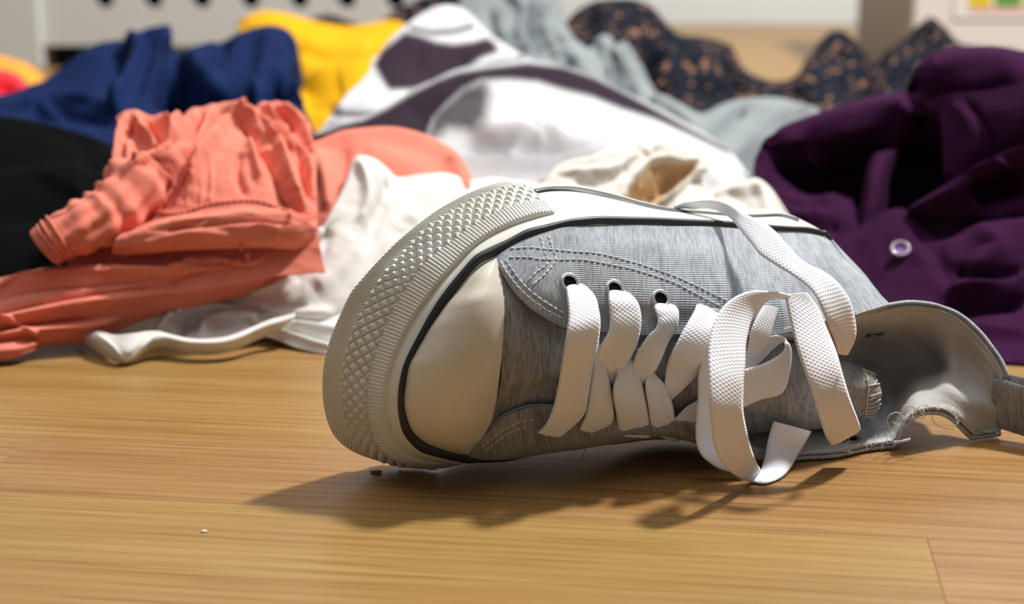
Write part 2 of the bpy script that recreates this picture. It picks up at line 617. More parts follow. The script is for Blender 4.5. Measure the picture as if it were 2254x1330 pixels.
# --- stations round the sole: outsole edge, band lines of the bumper, black line (traced at matching places)
# columns: C0 silhouette, C1, C2, C3 (bumper lines), C4, C5 (black line)
ST = [
 ((1223,405),(1223,414),(1217,448),(1238,470),(1248,482),(1248,499)),
 ((1188,402),(1180,407),(1190,446),(1205,472),(1200,493),(1203,512)),
 ((1143,402),(1150,408),(1152,452),(1166,479),(1158,504),(1163,522)),
 ((1101,403),(1101,417),(1104,464),(1122,494),(1116,526),(1123,543)),
 ((1048,420),(1058,434),(1063,486),(1072,519),(1075,544),(1086,566)),
 ((1005,440),(1012,458),(1022,512),(1035,546),(1046,560),(1058,580)),
 ((960,466),(970,482),(982,543),(1000,583),(1020,588),(1032,606)),
 ((915,500),(930,512),(943,575),(965,622),(992,621),(1006,640)),
 ((870,537),(888,557),(913,612),(934,665),(966,656),(984,668)),
 ((835,572),(856,590),(886,650),(916,690),(942,694),(966,694)),
 ((802,608),(828,631),(862,695),(902,713),(928,720),(945,724)),
 ((772,645),(806,672),(845,735),(888,738),(915,744),(931,750)),
 ((748,695),(783,714),(832,772),(874,768),(899,775),(914,779)),
 ((730,738),(766,760),(820,815),(860,806),(886,806),(901,806)),
 ((716,785),(756,804),(814,848),(849,848),(877,846),(893,850)),
 ((710,833),(752,848),(812,886),(844,888),(874,884),(890,880)),
 ((711,880),(753,896),(815,925),(848,925),(876,917),(895,912)),
 ((720,925),(762,936),(824,960),(857,952),(884,950),(908,945)),
 ((738,963),(782,970),(838,987),(870,980),(900,975),(922,963)),
 ((772,992),(808,996),(858,1005),(890,1000),(924,996),(943,977)),
 ((825,1014),(845,1017),(888,1021),(920,1016),(957,1007),(978,989)),
 ((885,1029),(893,1030),(930,1031),(960,1024),(1000,1017),(1016,998)),
 ((945,1035),(950,1034),(985,1035),(1010,1028),(1040,1020),(1048,1003)),
]
HH = [0.000, 0.005, 0.017, 0.026, 0.0315, 0.0335]
nS = len(ST)
G_st = np.zeros((nS, 6, 3))
for i, st in enumerate(ST):
    for j, p in enumerate(st):
        q = S(p[0], p[1], HH[j])
        G_st[i, j] = q

# foxing: whole perimeter from heel over the top edge, round the toe, and back underneath
top_run = [  # (silhouette, line-top, line-bottom) from heel to the bumper
 ((1830,541),(1822,521),(1828,531)), ((1810,511),(1803,508),(1812,520)), ((1776,490),(1778,500),(1776,512)),
 ((1731,470),(1740,498),(1735,510)), ((1680,460),(1690,494),(1690,508)),
 ((1620,462),(1625,488),(1625,502)), ((1560,463),(1573,484),(1573,499)), ((1500,461),(1500,480),(1500,497)),
 ((1440,450),(1440,477),(1440,494)), ((1380,434),(1380,475),(1380,494)), ((1320,418),(1321,474),(1321,493)),
 ((1272,409),(1280,477),(1280,496)),
]
def inset(i, j, d=.0014):
    q = G_st[i, j]; o_ = q - (SO + SN * .02 + SW * .055 + SL * .05)
    o_ = o_ - (o_ @ SN) * SN; k_ = np.linalg.norm(o_)
    return q - o_ / k_ * d * (1 if i > 2 else i / 2.0)
loop0 = [S(*a, 0.0) for a, b, c in top_run] + [inset(i, 0) + SN * .0008 for i in range(nS)]
loop4 = [S(*b, HH[4]) for a, b, c in top_run] + [G_st[i, 4] for i in range(nS)]
loop5 = [S(*c, HH[5] + .0005) for a, b, c in top_run] + [G_st[i, 5] for i in range(nS)]
# underside (rests on the floor) and round the heel, in shoe measures
def lw_of(p):
    d = p - SO
    return float(d @ SL), float(d @ SW), float(d @ SN)
lE, wE, _ = lw_of(loop0[-1]); lH, wH, _ = lw_of(loop0[0])
loopm = {1: [], 2: [], 3: []}
for j_, fr_ in ((1, .12), (2, .45), (3, .78)):
    for a, b, c in top_run:
        loopm[j_].append(S(a[0] + (b[0] - a[0]) * fr_, a[1] + (b[1] - a[1]) * fr_, HH[4] * fr_))
    loopm[j_] += [inset(i, j_) for i in range(nS)]
under = [(lE + (lH - lE) * t, wE + dw) for t, dw in ((.14, .002), (.30, .006), (.48, .011), (.66, .016), (.80, .024), (.91, .036), (.975, .053))]
for l_, w_ in under:
    loop0.append(LW(l_, w_, 0.0))
    loop4.append(LW(l_ * .985, w_ + .003, HH[4]))
    for j_, fr_ in ((1, .12), (2, .45), (3, .78)):
        loopm[j_].append(LW(l_ * (1 - .015 * fr_), w_ + .003 * fr_, HH[4] * fr_))
    loop5.append(LW(l_ * .980, w_ + .004, HH[5]))
NL = 420
L0 = spline(np.array(loop0), NL, closed=True)
L4 = spline(np.array(loop4), NL, closed=True)
L5 = spline(np.array(loop5), NL, closed=True)
cen = L0.mean(0)
def closed_band(name, rows, mat, parent, smooth=True):
    R = np.array(rows)                   # (k, NL, 3)
    k, n, _ = R.shape
    Fc = []
    for i in range(k - 1):
        for j in range(n):
            j2 = (j + 1) % n
            Fc.append((i * n + j, i * n + j2, (i + 1) * n + j2, (i + 1) * n + j))
    Lh = np.concatenate([[0], np.cumsum(np.linalg.norm(np.diff(R[0], axis=0), axis=1))])
    uv = np.stack([np.tile(Lh, k), np.repeat(np.arange(k) * .004, n)], 1)
    return add_obj(name, raw_mesh(name, R.reshape(-1, 3), Fc, uv, smooth), mat, parent)
def mixp(a, b, t): return a * (1 - t) + b * t
outv = L0 - cen
outv -= (outv @ SN)[:, None] * SN
outv /= np.linalg.norm(outv, axis=1, keepdims=True)
def flo(X):
    X = X.copy(); X[:, 2] = np.maximum(X[:, 2], 0.0006); return X
inn = L0 - outv * 0.004 - SN * 0.002
rows = [flo(L0 - outv * 0.02 - SN * .0005), flo(inn), flo(L0 - outv * .0012 - SN * .001), flo(L0)]
Lm = {j_: spline(np.array(loopm[j_]), NL, closed=True) for j_ in loopm}
prev_ = L0
for nx in (Lm[1], Lm[2], Lm[3], L4):
    rows.append(flo(mixp(prev_, nx, .5)))
    if nx is not L4: rows.append(flo(nx))
    prev_ = nx
rows += [L4, mixp(L4, L5, .5), L5 - outv * .001, L5 - outv * 0.004 - SN * 0.001]
foxing = closed_band('foxing', rows, M['rubber'], shoe)

# outsole plate with a lug pattern on its underside
K = 240
O0 = L0[::2][:210] if False else spline(np.array(loop0), K, closed=True)
ov = O0 - cen; ov -= (ov @ SN)[:, None] * SN; ov /= np.linalg.norm(ov, axis=1, keepdims=True)
ins = [O0 - ov * 0.0035 - SN * 0.0015, O0 - ov * .006 - SN * .003, O0 - ov * .02 - SN * .003]
V_ = []; F_ = []
for r_ in ins: V_ += list(flo(r_))
for i in range(2):
    for j in range(K):
        j2 = (j + 1) % K
        F_.append((i * K + j, i * K + j2, (i + 1) * K + j2, (i + 1) * K + j))
F_.append(tuple(2 * K + j for j in range(K)))
osole = add_obj('outsole', raw_mesh('outsole', np.array(V_), F_, None, False), M['sole'], shoe)
osole['label'] = 'tan brown outsole on the far side'
# transverse grooves/lugs on the far side
lug = []
ls = [lw_of(p) for p in O0]
for l_ in np.arange(-0.03, 0.205, 0.0125):
    ws = sorted([w2 for (l2, w2, h2) in ls if abs(l2 - l_) < 0.004])
    if len(ws) < 2 or ws[-1] - ws[0] < 0.03: continue
    n_ = 9
    for q in range(n_):
        wa = ws[0] + .010 + (ws[-1] - ws[0] - .020) * q / n_
        wb = ws[0] + .010 + (ws[-1] - ws[0] - .020) * (q + .8) / n_
        z = .004 * (1 if q % 2 else -1)
        pts = [(l_ + z * .4, wa), (l_ + .007 + z * .4, wa), (l_ + .007 - z * .4, wb), (l_ - z * .4, wb)]
        v8 = [LW(a, b, -0.0028) for a, b in pts] + [LW(a, b, -0.0045) for a, b in pts]
        lug.append((np.array(v8), [(0, 1, 5, 4), (1, 2, 6, 5), (2, 3, 7, 6), (3, 0, 4, 7), (4, 5, 6, 7)]))
V_, F_ = merge_meshes('lug', lug)
lg = add_obj('lug', raw_mesh('lug', V_, F_, None, False), M['sole'], osole); lg['kind'] = 'stuff'

# black lines: lower (between rubber and upper), upper (on the side of the sole)
def bead(name, A, B, mat, parent, hgt=0.0006, closed=True, m=6):
    n = len(A)
    t = np.linspace(0, 1, m)
    C = (A + B) / 2
    T = np.roll(C, -1, 0) - np.roll(C, 1, 0) if closed else np.gradient(C, axis=0)
    W_ = B - A
    Nn = np.cross(T, W_); Nn /= np.maximum(np.linalg.norm(Nn, axis=1, keepdims=True), 1e-12)
    o_ = C - cen
    sg = np.sign(np.sum(Nn * (SN[None] * .6 + o_ / np.linalg.norm(o_, axis=1, keepdims=True)), axis=1))[:, None]
    Nn = Nn * sg
    R = A[:, None] + W_[:, None] * t[None, :, None] + Nn[:, None] * (np.sin(t * np.pi)[None, :, None] * hgt * 1.6 + hgt * .35)
    R[:, 0] -= Nn * hgt * 1.0; R[:, -1] -= Nn * hgt * 1.0
    Fc = []
    for i in range(n if closed else n - 1):
        i2 = (i + 1) % n
        for j in range(m - 1):
            Fc.append((i * m + j, i * m + j + 1, i2 * m + j + 1, i2 * m + j))
    return add_obj(name, raw_mesh(name, R.reshape(-1, 3), Fc), mat, parent)
bl = bead('trim_line', L4, L5, M['stripe'], shoe, 0.0007)
bl['label'] = 'thick black line between sole and upper'

# --- toe bumper: raised textured strip laid over the foxing round the toe
NU, NV = 1000, 96
Gb = np.empty((nS, 5, 3))
jj = [0, 1, 2, 3]
ctrl = np.array([[G_st[i, j] for j in jj] for i in range(nS)])       # (nS,4,3)
# where the bumper is cut off at the upper end, the cut runs slantwise: shift the first station
ctrl[0] = [S(1143, 402, HH[0]), S(1165, 410, HH[1]), S(1203, 445, HH[2]), S(1223, 470, HH[3])]
ctrl = np.concatenate([ctrl[:1], ctrl[2:]])
ctrl[1] = [S(1122, 402, 0), S(1135, 411, HH[1]), S(1160, 450, HH[2]), S(1180, 474, HH[3])]
Lu = np.stack([even(ctrl[:, j], NU) for j in range(4)], 1)             # (NU,4,3)
# add a row tucked round the outsole edge
wid = np.linalg.norm(np.diff(Lu, axis=1), axis=2).mean(0)
vb = np.concatenate([[0], np.cumsum(wid)])                              # metres across
tv = np.linspace(0, vb[-1], NV)
Vb = np.empty((NV, NU, 3))
for d in range(3):
    for i in range(NU):
        pass
seg_i = np.clip(np.searchsorted(vb, tv, side='right') - 1, 0, 2)
# smooth interpolation across the four lines
idx_f = seg_i + (tv - vb[seg_i]) / wid[seg_i]
Q = np.concatenate([2 * Lu[:, :1] - Lu[:, 1:2], Lu, 2 * Lu[:, -1:] - Lu[:, -2:-1]], 1)
for r_ in range(NV):
    i = min(int(idx_f[r_]), 2); u = idx_f[r_] - i
    a, b, c_, d = Q[:, i], Q[:, i + 1], Q[:, i + 2], Q[:, i + 3]
    Vb[r_] = 0.5 * ((2 * b) + (-a + c_) * u + (2 * a - 5 * b + 4 * c_ - d) * u * u + (-a + 3 * b - 3 * c_ + d) * u ** 3)
Nb = normals(Vb)
oc = Vb - (cen + SN * 0.02)
if np.mean(np.sum(Nb * oc, axis=2)) < 0: Nb = -Nb
su = np.concatenate([[0], np.cumsum(np.linalg.norm(np.diff(Vb[NV // 2], axis=0), axis=1))])
UU, VV2 = np.meshgrid(su, tv)
base_t = 0.0006
Hh = np.full(UU.shape, base_t)
d_lo, d_hi = vb[1], vb[2]
def tri(x): return np.abs((x % 1.0) - 0.5) * 2
# pyramids: lattice turned 45 degrees
pit = (d_hi - d_lo) / 2.6
p_ = (UU + (VV2 - d_lo)) / pit; q_ = (UU - (VV2 - d_lo)) / pit
pyr = np.minimum(1 - tri(p_), 1 - tri(q_)) * 2
pyr = np.clip(pyr, 0, 1.4)
inb = (VV2 > d_lo + .0004) & (VV2 < d_hi - .0004)
Hh = np.where(inb, base_t - 0.0005 + (0.0007 + 0.0009 * np.clip(UU / .03, 0, 1)) * pyr, Hh)
rib1 = (VV2 >= d_hi)
Hh = np.where(rib1, base_t + 0.0004 + 0.00028 * np.sin(2 * np.pi * UU / 0.0016), Hh)
rib0 = (VV2 <= d_lo) & (VV2 > 0.0006)
Hh = np.where(rib0, base_t + 0.00024 * np.sin(2 * np.pi * (UU + 0.9 * VV2) / 0.0018), Hh)
edge = np.minimum(np.clip((tv[-1] - VV2) / 0.0006, 0, 1), np.clip((VV2 + .0004) / 0.0006, 0, 1))
ends = np.clip(UU / 0.0008, 0, 1) * np.clip((su[-1] - UU) / .05, 0, 1)
Hh = -0.0018 + (Hh + 0.0018) * np.sqrt(np.clip(edge, 0, 1)) * np.sqrt(ends)
Vd = Vb + Nb * Hh[..., None]
Vd[..., 2] = np.maximum(Vd[..., 2], 0.0006)
def gmesh(name, V, mat, parent, r0, r1):
    X = V[r0:r1]
    nr, nc, _ = X.shape
    idx = np.arange(nr * nc).reshape(nr, nc)
    Fc = np.stack([idx[:-1, :-1].ravel(), idx[:-1, 1:].ravel(), idx[1:, 1:].ravel(), idx[1:, :-1].ravel()], 1).tolist()
    return add_obj(name, raw_mesh(name, X.reshape(-1, 3), Fc, None, True), mat, parent)
k1 = int(np.searchsorted(tv, d_lo)); k2 = int(np.searchsorted(tv, d_hi))
bumper = gmesh('toe_bumper', Vd, M['bumper'], shoe, 0, k1 + 1)
bumper['label'] = 'grey-white textured rubber bumper round the toe'
sb = gmesh('stud_band', Vd, M['bumper'], bumper, k1, k2 + 1); sb['label'] = 'band of small diamond pyramids'
rb = gmesh('ribbed_band', Vd, M['bumper'], bumper, k2, NV); rb['label'] = 'finely ribbed inner edge'

# thin dark line near the outer edge of the sole side, from the bumper end to the heel
ulA = [(1170,418),(1197,413),(1224,411),(1272,413),(1345,428),(1417,448),(1480,461),(1560,468),(1640,474),(1686,473),(1722,472),(1760,484)]
ulB = [(1180,427),(1200,423),(1224,421),(1272,423),(1345,437),(1417,455),(1480,466),(1560,472),(1640,479),(1686,478),(1722,478),(1760,490)]
fbv = BVHTree.FromPolygons([tuple(v.co) for v in foxing.data.vertices], [tuple(p_.vertices) for p_ in foxing.data.polygons])
def on_fox(lst):
    D = spline(np.array(lst, float), 150); out = []
    for x, y in D:
        r = ray(x, y); r = r / np.linalg.norm(r)
        for dy in (0, 2, 4, 6, 8):
            r = ray(x, y + dy); r = r / np.linalg.norm(r)
            loc, n, i_, d_ = fbv.ray_cast(Vector(CAMP), Vector(r))
            if loc is not None and d_ < .95: break
        if loc is None: continue
        n = np.array(n); n = -n if n @ r > 0 else n
        out.append(np.array(loc) + n * .0003)
    out = np.array(out)
    k_ = np.ones(7) / 7
    pad = np.vstack([np.repeat(out[:1], 3, 0), out, np.repeat(out[-1:], 3, 0)])
    sm = np.stack([np.convolve(pad[:, d], k_, 'valid') for d in range(3)], 1)
    return even(sm, 150)
b2 = bead('trim_line', on_fox(ulA), on_fox(ulB), M['stripe'], shoe, 0.0003, closed=False)
b2['label'] = 'thin black line along the outer sole edge'

# --- toe cap
TCL = [(1092,566),(1060,584),(1034,606),(1008,638),(984,666),(964,694),(945,722),(929,750),(912,780),(899,808),(892,850),(889,888),(894,918),(906,948),(924,966),(944,979),(978,992),(1004,999),(1028,1003)]
TCR = [(1094,572),(1099,590),(1103,608),(1106,626),(1108,648),(1110,672),(1110,700),(1109,730),(1107,758),(1105,782),(1102,808),(1099,836),(1095,866),(1089,900),(1082,928),(1071,950),(1058,970),(1046,984),(1032,1001)]
hR = [.036,.0385,.041,.0435,.046,.048,.0495,.0505,.051,.051,.051,.0505,.0495,.048,.046,.044,.042,.039,.036]
cols = []
for (a, b, h2) in zip(TCL, TCR, hR):
    col = []
    for t in (0, .08, .2, .38, .6, .82, 1.0):
        x = a[0] + (b[0] - a[0]) * t; y = a[1] + (b[1] - a[1]) * t
        h = HH[5] - .0005 + (h2 - HH[5]) * (math.sin(t * math.pi / 2) ** .75) + .0045 * math.sin(math.pi * t) * min(1, (h2 - .034) / .012)
        col.append(S(x, y, h))
    cols.append(col)
cols = np.array(cols)
cols[:, :, 2] = np.maximum(cols[:, :, 2], .0008)
TC = surf([list(c) for c in cols], 130, 90, match=True)
tn = normals(TC)
flipc = np.mean(np.sum(tn * (-FWD), axis=2)) < 0
toecap = sheet('toe_cap', TC, M['cap'], shoe, th=0.0018, flip=flipc)
toecap['label'] = 'smooth cream white rubber toe cap'

# --- tongue and vamp jersey under the laces
TG = [
 [(1092,590,.038),(1104,660,.0465),(1104,760,.0495),(1100,850,.0480),(1072,945,.0425),(1035,995,.036)],
 [(1140,640,.044),(1150,710,.0500),(1150,780,.0530),(1145,850,.0520),(1120,925,.0450),(1090,965,.040)],
 [(1190,655,.046),(1200,720,.0520),(1200,785,.0550),(1195,855,.0540),(1190,905,.0460),(1180,940,.042)],
 [(1270,665,.048),(1280,730,.0550),(1280,800,.0580),(1275,865,.0570),(1270,920,.0500),(1262,950,.047)],
 [(1380,675,.052),(1390,740,.0590),(1390,810,.0630),(1385,870,.0620),(1380,925,.0560),(1375,955,.052)],
 [(1480,680,.056),(1490,740,.0630),(1490,810,.0670),(1485,870,.0660),(1480,930,.0600),(1475,965,.057)],
 [(1590,690,.062),(1600,750,.0690),(1600,815,.0730),(1597,880,.0720),(1595,935,.0670),(1590,965,.064)],
 [(1700,740,.066),(1702,765,.0740),(1705,820,.0790),(1705,885,.0790),(1700,930,.0740),(1695,950,.068)],
 [(1790,770,.070),(1792,790,.0770),(1795,840,.0830),(1795,890,.0820),(1792,925,.0770),(1790,945,.071)],
 [(1870,798,.073),(1872,810,.0780),(1873,845,.0840),(1872,885,.0840),(1866,915,.0790),(1862,930,.074)],
 [(1905,812,.075),(1908,822,.0800),(1912,852,.0840),(1912,885,.0840),(1906,912,.0800),(1902,922,.076)],
 [(1926,826,.076),(1930,836,.0800),(1939,862,.0830),(1938,888,.0830),(1931,908,.0800),(1926,916,.077)],
]
TGV = surf([SP(r_) for r_ in TG], 260, 110, match=True)
x_, y_ = proj(TGV)
tnn = normals(TGV)
if np.mean(np.sum(tnn * (-FWD), axis=2)) < 0: tnn = -tnn
uu_, vv_ = arcuv(TGV)
wr = 0.0010 * fbm(uu_ * 60, vv_ * 35, 3) * np.clip((1260 - x_) / 60, 0, 1)
wr += 0.0006 * fbm(uu_ * 45, vv_ * 45, 9)
bd_, sg_, tt_ = polydist(x_, y_, [(1105, 900), (1150, 875), (1200, 860), (1240, 858)])
wr -= 0.0035 * np.exp(-(bd_ / 26) ** 2)
TGV = TGV + tnn * wr[..., None]
n2 = normals(TGV)
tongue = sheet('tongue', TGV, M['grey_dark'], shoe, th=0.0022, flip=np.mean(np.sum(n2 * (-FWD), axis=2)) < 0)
tongue['label'] = 'darker grey jersey tongue under the laces'

# --- upper quarter (the side that faces up)
QT = [
 [(1089,566,.0335),(1090,568,.034),(1091,570,.0345),(1092,573,.035)],
 [(1118,546,.0335),(1114,566,.037),(1111,588,.040),(1110,611,.042)],
 [(1152,528,.0335),(1148,568,.040),(1144,610,.045),(1141,652,.048)],
 [(1198,512,.0335),(1190,566,.043),(1183,625,.050),(1176,683,.053)],
 [(1248,500,.0335),(1247,572,.046),(1247,648,.054),(1246,721,.057)],
 [(1321,494,.0335),(1324,570,.048),(1327,650,.057),(1329,731,.061)],
 [(1416,494,.0335),(1420,573,.050),(1423,655,.061),(1424,737,.066)],
 [(1500,498,.0335),(1506,575,.052),(1510,655,.064),(1512,735,.070)],
 [(1573,500,.0335),(1588,577,.053),(1598,658,.067),(1602,738,.074)],
 [(1650,505,.0335),(1672,580,.054),(1690,658,.070),(1700,736,.0765)],
 [(1708,510,.0335),(1740,580,.055),(1770,650,.068),(1795,718,.0785)],
 [(1776,513,.0335),(1818,572,.056),(1858,634,.069),(1884,692,.0800)],
 [(1812,521,.0335),(1850,573,.054),(1896,628,.068),(1934,677,.0790)],
 [(1833,536,.0335),(1871,578,.0520),(1915,624,.065),(1960,669,.0770)],
]
QV = surf([SP(r_) for r_ in QT], 300, 130, match=True)
xq, yq = proj(QV); uq, vq = arcuv(QV)
qn = normals(QV)
if np.mean(np.sum(qn * (-FWD), axis=2)) < 0: qn = -qn
dz = 0.0007 * fbm(uq * 30, vq * 22, 21)
for pts_, wd_, am_ in [([(1540,560),(1600,620),(1660,690)], 50, .0012), ([(1250,520),(1400,545),(1560,560)], 30, .0006),
                       ([(1380,690),(1460,700),(1560,700)], 26, -.0008), ([(1300,560),(1310,640),(1300,720)], 22, .0005), ([(1400,600),(1405,660),(1400,720)], 22, .0005),
                       ([(1840,580),(1850,640),(1850,690)], 30, -.001)]:
    d_, s_, t_ = polydist(xq, yq, pts_)
    dz += am_ * np.exp(-(d_ / wd_) ** 2)
# stitched edge: a slight welt
dE, sE, tE = polydist(xq, yq, [(1106,590),(1126,622),(1156,655),(1190,684),(1232,706)])
dz += 0.0004 * np.exp(-(dE / 7) ** 2)
QV = QV + qn * dz[..., None]
# the ankle side turns away behind
ext = []
for k, (dl, dn) in enumerate(((.006, .0), (.016, -.012), (.028, -.030), (.032, -.050))):
    ext.append([QV[-1, j] + SL * dl * (1 - .0) - np.array([0, -1, 0]) * (.006 + .016 * k) * .9 + np.array([0, 0, -1]) * (.002 + .004 * k) for j in range(0, 130, 26)] + [QV[-1, -1] + SL * dl - np.array([0, -1, 0]) * (.002 + .006 * k) - np.array([0, 0, .001 * k])])
n3 = normals(QV)
qflip = np.mean(np.sum(n3 * (-FWD), axis=2)) < 0
quarter = sheet('quarter', QV, M['grey'], shoe, th=0.0014, flip=qflip)
quarter['label'] = 'light grey jersey side facing up'
qlin = QV - qn * 0.0017
ql = sheet('quarter_lining', qlin[:, 3:], M['lining'], quarter, th=0.0012, flip=qflip)

def bvh_of(V):
    nr, nc, _ = V.shape
    idx = np.arange(nr * nc).reshape(nr, nc)
    Fc = np.stack([idx[:-1, :-1].ravel(), idx[:-1, 1:].ravel(), idx[1:, 1:].ravel(), idx[1:, :-1].ravel()], 1).tolist()
    return BVHTree.FromPolygons([tuple(v) for v in V.reshape(-1, 3)], Fc)
qb = bvh_of(QV)
def hit(bvh, px, py, lift=0.0):
    r = ray(px, py); r = r / np.linalg.norm(r)
    loc, n, i, d = bvh.ray_cast(Vector(CAMP), Vector(r))
    if loc is None: return None, None
    n = np.array(n)
    if n @ r > 0: n = -n
    return np.array(loc) + n * lift, n

# --- lower quarter (the side that lies on the floor)
LQ = [
 [(1030,999,.0355),(1032,1004,.035),(1040,1010,.033)],
 [(1055,972,.0410),(1060,1008,.0370),(1075,1013,.031)],
 [(1079,948,.0450),(1090,1008,.0400),(1110,1010,.030)],
 [(1110,921,.0480),(1125,1004,.0430),(1150,1004,.030)],
 [(1160,901,.0510),(1170,996,.0460),(1200,996,.030)],
 [(1213,897,.0540),(1235,986,.0500),(1260,988,.030)],
 [(1300,905,.0590),(1320,974,.0550),(1340,978,.030)],
 [(1400,918,.0640),(1411,960,.0610),(1440,968,.030)],
 [(1487,931,.0690),(1500,965,.0660),(1520,970,.030)],
 [(1530,943,.0720),(1560,988,.0700),(1580,980,.030)],
 [(1590,966,.0750),(1610,1001,.0740),(1640,980,.030)],
 [(1646,987,.0780),(1655,1010,.0770),(1690,985,.030)],
 [(1700,1001,.0810),(1710,1019,.0805),(1730,985,.030)],
]
rowsL = [SP(r_) for r_ in LQ]
LV = surf(rowsL, 220, 70, match=True)
LV[..., 2] = np.maximum(LV[..., 2], .002)
ul, vl = arcuv(LV); nl = normals(LV)
fl = np.mean(np.sum(nl * np.array([0, -.5, -1]), axis=2)) < 0
if fl: nl = -nl
LV = LV + nl * (0.0008 * fbm(ul * 40, vl * 40, 5))[..., None]
LV[..., 2] = np.maximum(LV[..., 2], .0018)
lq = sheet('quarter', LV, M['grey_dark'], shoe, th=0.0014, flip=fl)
lq['label'] = 'shaded grey jersey side lying on the floor'
llin = LV - nl * 0.0016
llin[..., 2] = np.maximum(llin[..., 2], .0034)
sheet('quarter_lining', llin, M['lining'], lq, th=0.0010, flip=fl)

# --- collar: the ankle part, seen from inside.  columns run from the upper rim down inside to the lower rim
CL = [
 [(1600,738,.073),(1602,752,.050),(1604,800,.036),(1604,880,.034),(1600,940,.050),(1592,967,.0745)],
 [(1650,740,.0745),(1655,760,.050),(1660,800,.036),(1660,880,.034),(1655,950,.052),(1650,988,.0780)],
 [(1700,740,.0755),(1706,764,.052),(1712,805,.036),(1715,890,.034),(1706,960,.056),(1702,1003,.0805)],
 [(1765,731,.0770),(1768,760,.056),(1775,810,.038),(1775,900,.036),(1770,975,.062),(1766,1014,.0825)],
 [(1830,716,.0785),(1834,755,.061),(1845,815,.042),(1850,890,.042),(1845,965,.068),(1843,1008,.0850)],
 [(1884,700,.0790),(1890,752,.046),(1900,815,.040),(1915,880,.052),(1915,945,.072),(1911,994,.0875)],
 [(1935,687,.0775),(1945,745,.050),(1955,810,.046),(1968,868,.062),(1962,925,.078),(1957,978,.0900)],
 [(1997,676,.0745),(2005,738,.058),(2012,800,.055),(2014,850,.074),(2000,885,.086),(1989,926,.0925)],
 [(2045,679,.0735),(2050,740,.064),(2058,800,.064),(2050,848,.080),(2036,880,.090),(2024,901,.0950)],
 [(2082,688,.0750),(2088,750,.074),(2094,810,.078),(2088,858,.089),(2076,885,.093),(2068,898,.0960)],
 [(2112,705,.0790),(2120,765,.0790),(2122,820,.0830),(2118,868,.0935),(2106,900,.096),(2098,912,.0975)],
 [(2142,732,.0850),(2148,785,.0850),(2150,835,.0890),(2146,885,.0970),(2136,925,.0985),(2126,940,.0990)],
 [(2170,764,.0920),(2174,808,.0930),(2175,850,.0950),(2172,900,.0990),(2164,945,.0998),(2150,960,.1000)],
 [(2192,796,.0975),(2194,830,.0980),(2194,870,.1003),(2192,915,.1006),(2186,948,.1010),(2174,962,.1010)],
 [(2207,828,.1020),(2206,852,.1020),(2205,880,.1020),(2203,912,.1020),(2200,938,.1020),(2196,946,.1020)],
]
CV = surf([SP(r_) for r_ in CL], 240, 140, match=True)
CV[..., 2] = np.maximum(CV[..., 2], .0042)
cn = normals(CV)
if np.mean(np.sum(cn[120:] * (-FWD), axis=2)) < 0: cn = -cn
uc, vc = arcuv(CV)
dd = 0.0016 * fbm(uc * 22, vc * 22, 31) + .0005 * fbm(uc * 70, vc * 70, 12)
xc, yc_ = proj(CV)
for pts_, wd_, am_ in [([(1990,730),(2040,790),(2100,830),(2190,880)], 16, -.0012), ([(1940,700),(2030,690),(2100,730)], 14, .0010), ([(2060,740),(2090,790),(2080,850)], 24, .0018)]:
    d_, s_, t_ = polydist(xc, yc_, pts_)
    dd += am_ * np.exp(-(d_ / wd_) ** 2)
rimw = np.clip(np.minimum(np.arange(140), 139 - np.arange(140)) / 12.0, 0, 1)[None, :]
CV = CV + cn * (dd * rimw)[..., None]
CV[..., 2] = np.maximum(CV[..., 2], .0042)
cf = normals(CV); cfl = np.mean(np.sum(cf[120:] * (-FWD), axis=2)) < 0
collar_lining = sheet('collar_lining', CV, M['lining'], shoe, th=0.0013, flip=cfl)
collar_lining['label'] = 'off-white cotton lining inside the ankle'
cbv = bvh_of(CV)
# outer jersey shell of the ankle
CO = CV - cn * 0.0018
sl = slice(34, 240)
CO2 = CO[sl].copy(); cn2 = cn[sl]
# let the jersey stand a little proud of the lining at both rims
CO2[:, 0] = CV[sl, 0] + (CV[sl, 0] - CV[sl, 3]) / np.maximum(np.linalg.norm(CV[sl, 0] - CV[sl, 3], axis=1, keepdims=True), 1e-9) * .0018 - cn2[:, 0] * .0012
CO2[:, 1] = (CO2[:, 0] + CO2[:, 2]) / 2
CO2[:, -1] = CV[sl, -1] - np.array([0, .0006, .0022])
CO2[..., 2] = np.maximum(CO2[..., 2], .0020)
collar = sheet('collar', CO2, M['grey'], shoe, th=0.0014, flip=cfl)
collar['label'] = 'grey jersey ankle collar standing open'

# --- heel counter: closes the back between the sole and the ankle
heel_b = [loop5[0], LW(lH * .985, wH * .80, .034), LW(lH * .965, wH * .60, .034), LW(lH * .93, wH * .44, .034), LW(lH * .86, .030, .034), LW(lH * .75, .024, .034), LW(lH * .60, .018, .034)]
top_c = CO[103] + 0
r0_ = even(np.array(heel_b), 80); r1_ = even(top_c, 80)
mid_ = r0_ * .5 + r1_ * .5
cm_ = mid_.mean(0)
bl_ = np.sin(np.linspace(0, np.pi, 80))[:, None]
mid_ = mid_ + SL * .006 * bl_
HV = np.array([spline(np.array([a_, b_, c_]), 50) for a_, b_, c_ in zip(r0_, mid_, r1_)]).transpose(1, 0, 2)
HV[..., 2] = np.maximum(HV[..., 2], .0022)
hc = sheet('heel_counter', HV, M['grey'], shoe, th=0.0012)
hc['label'] = 'grey jersey heel at the back of the sneaker'

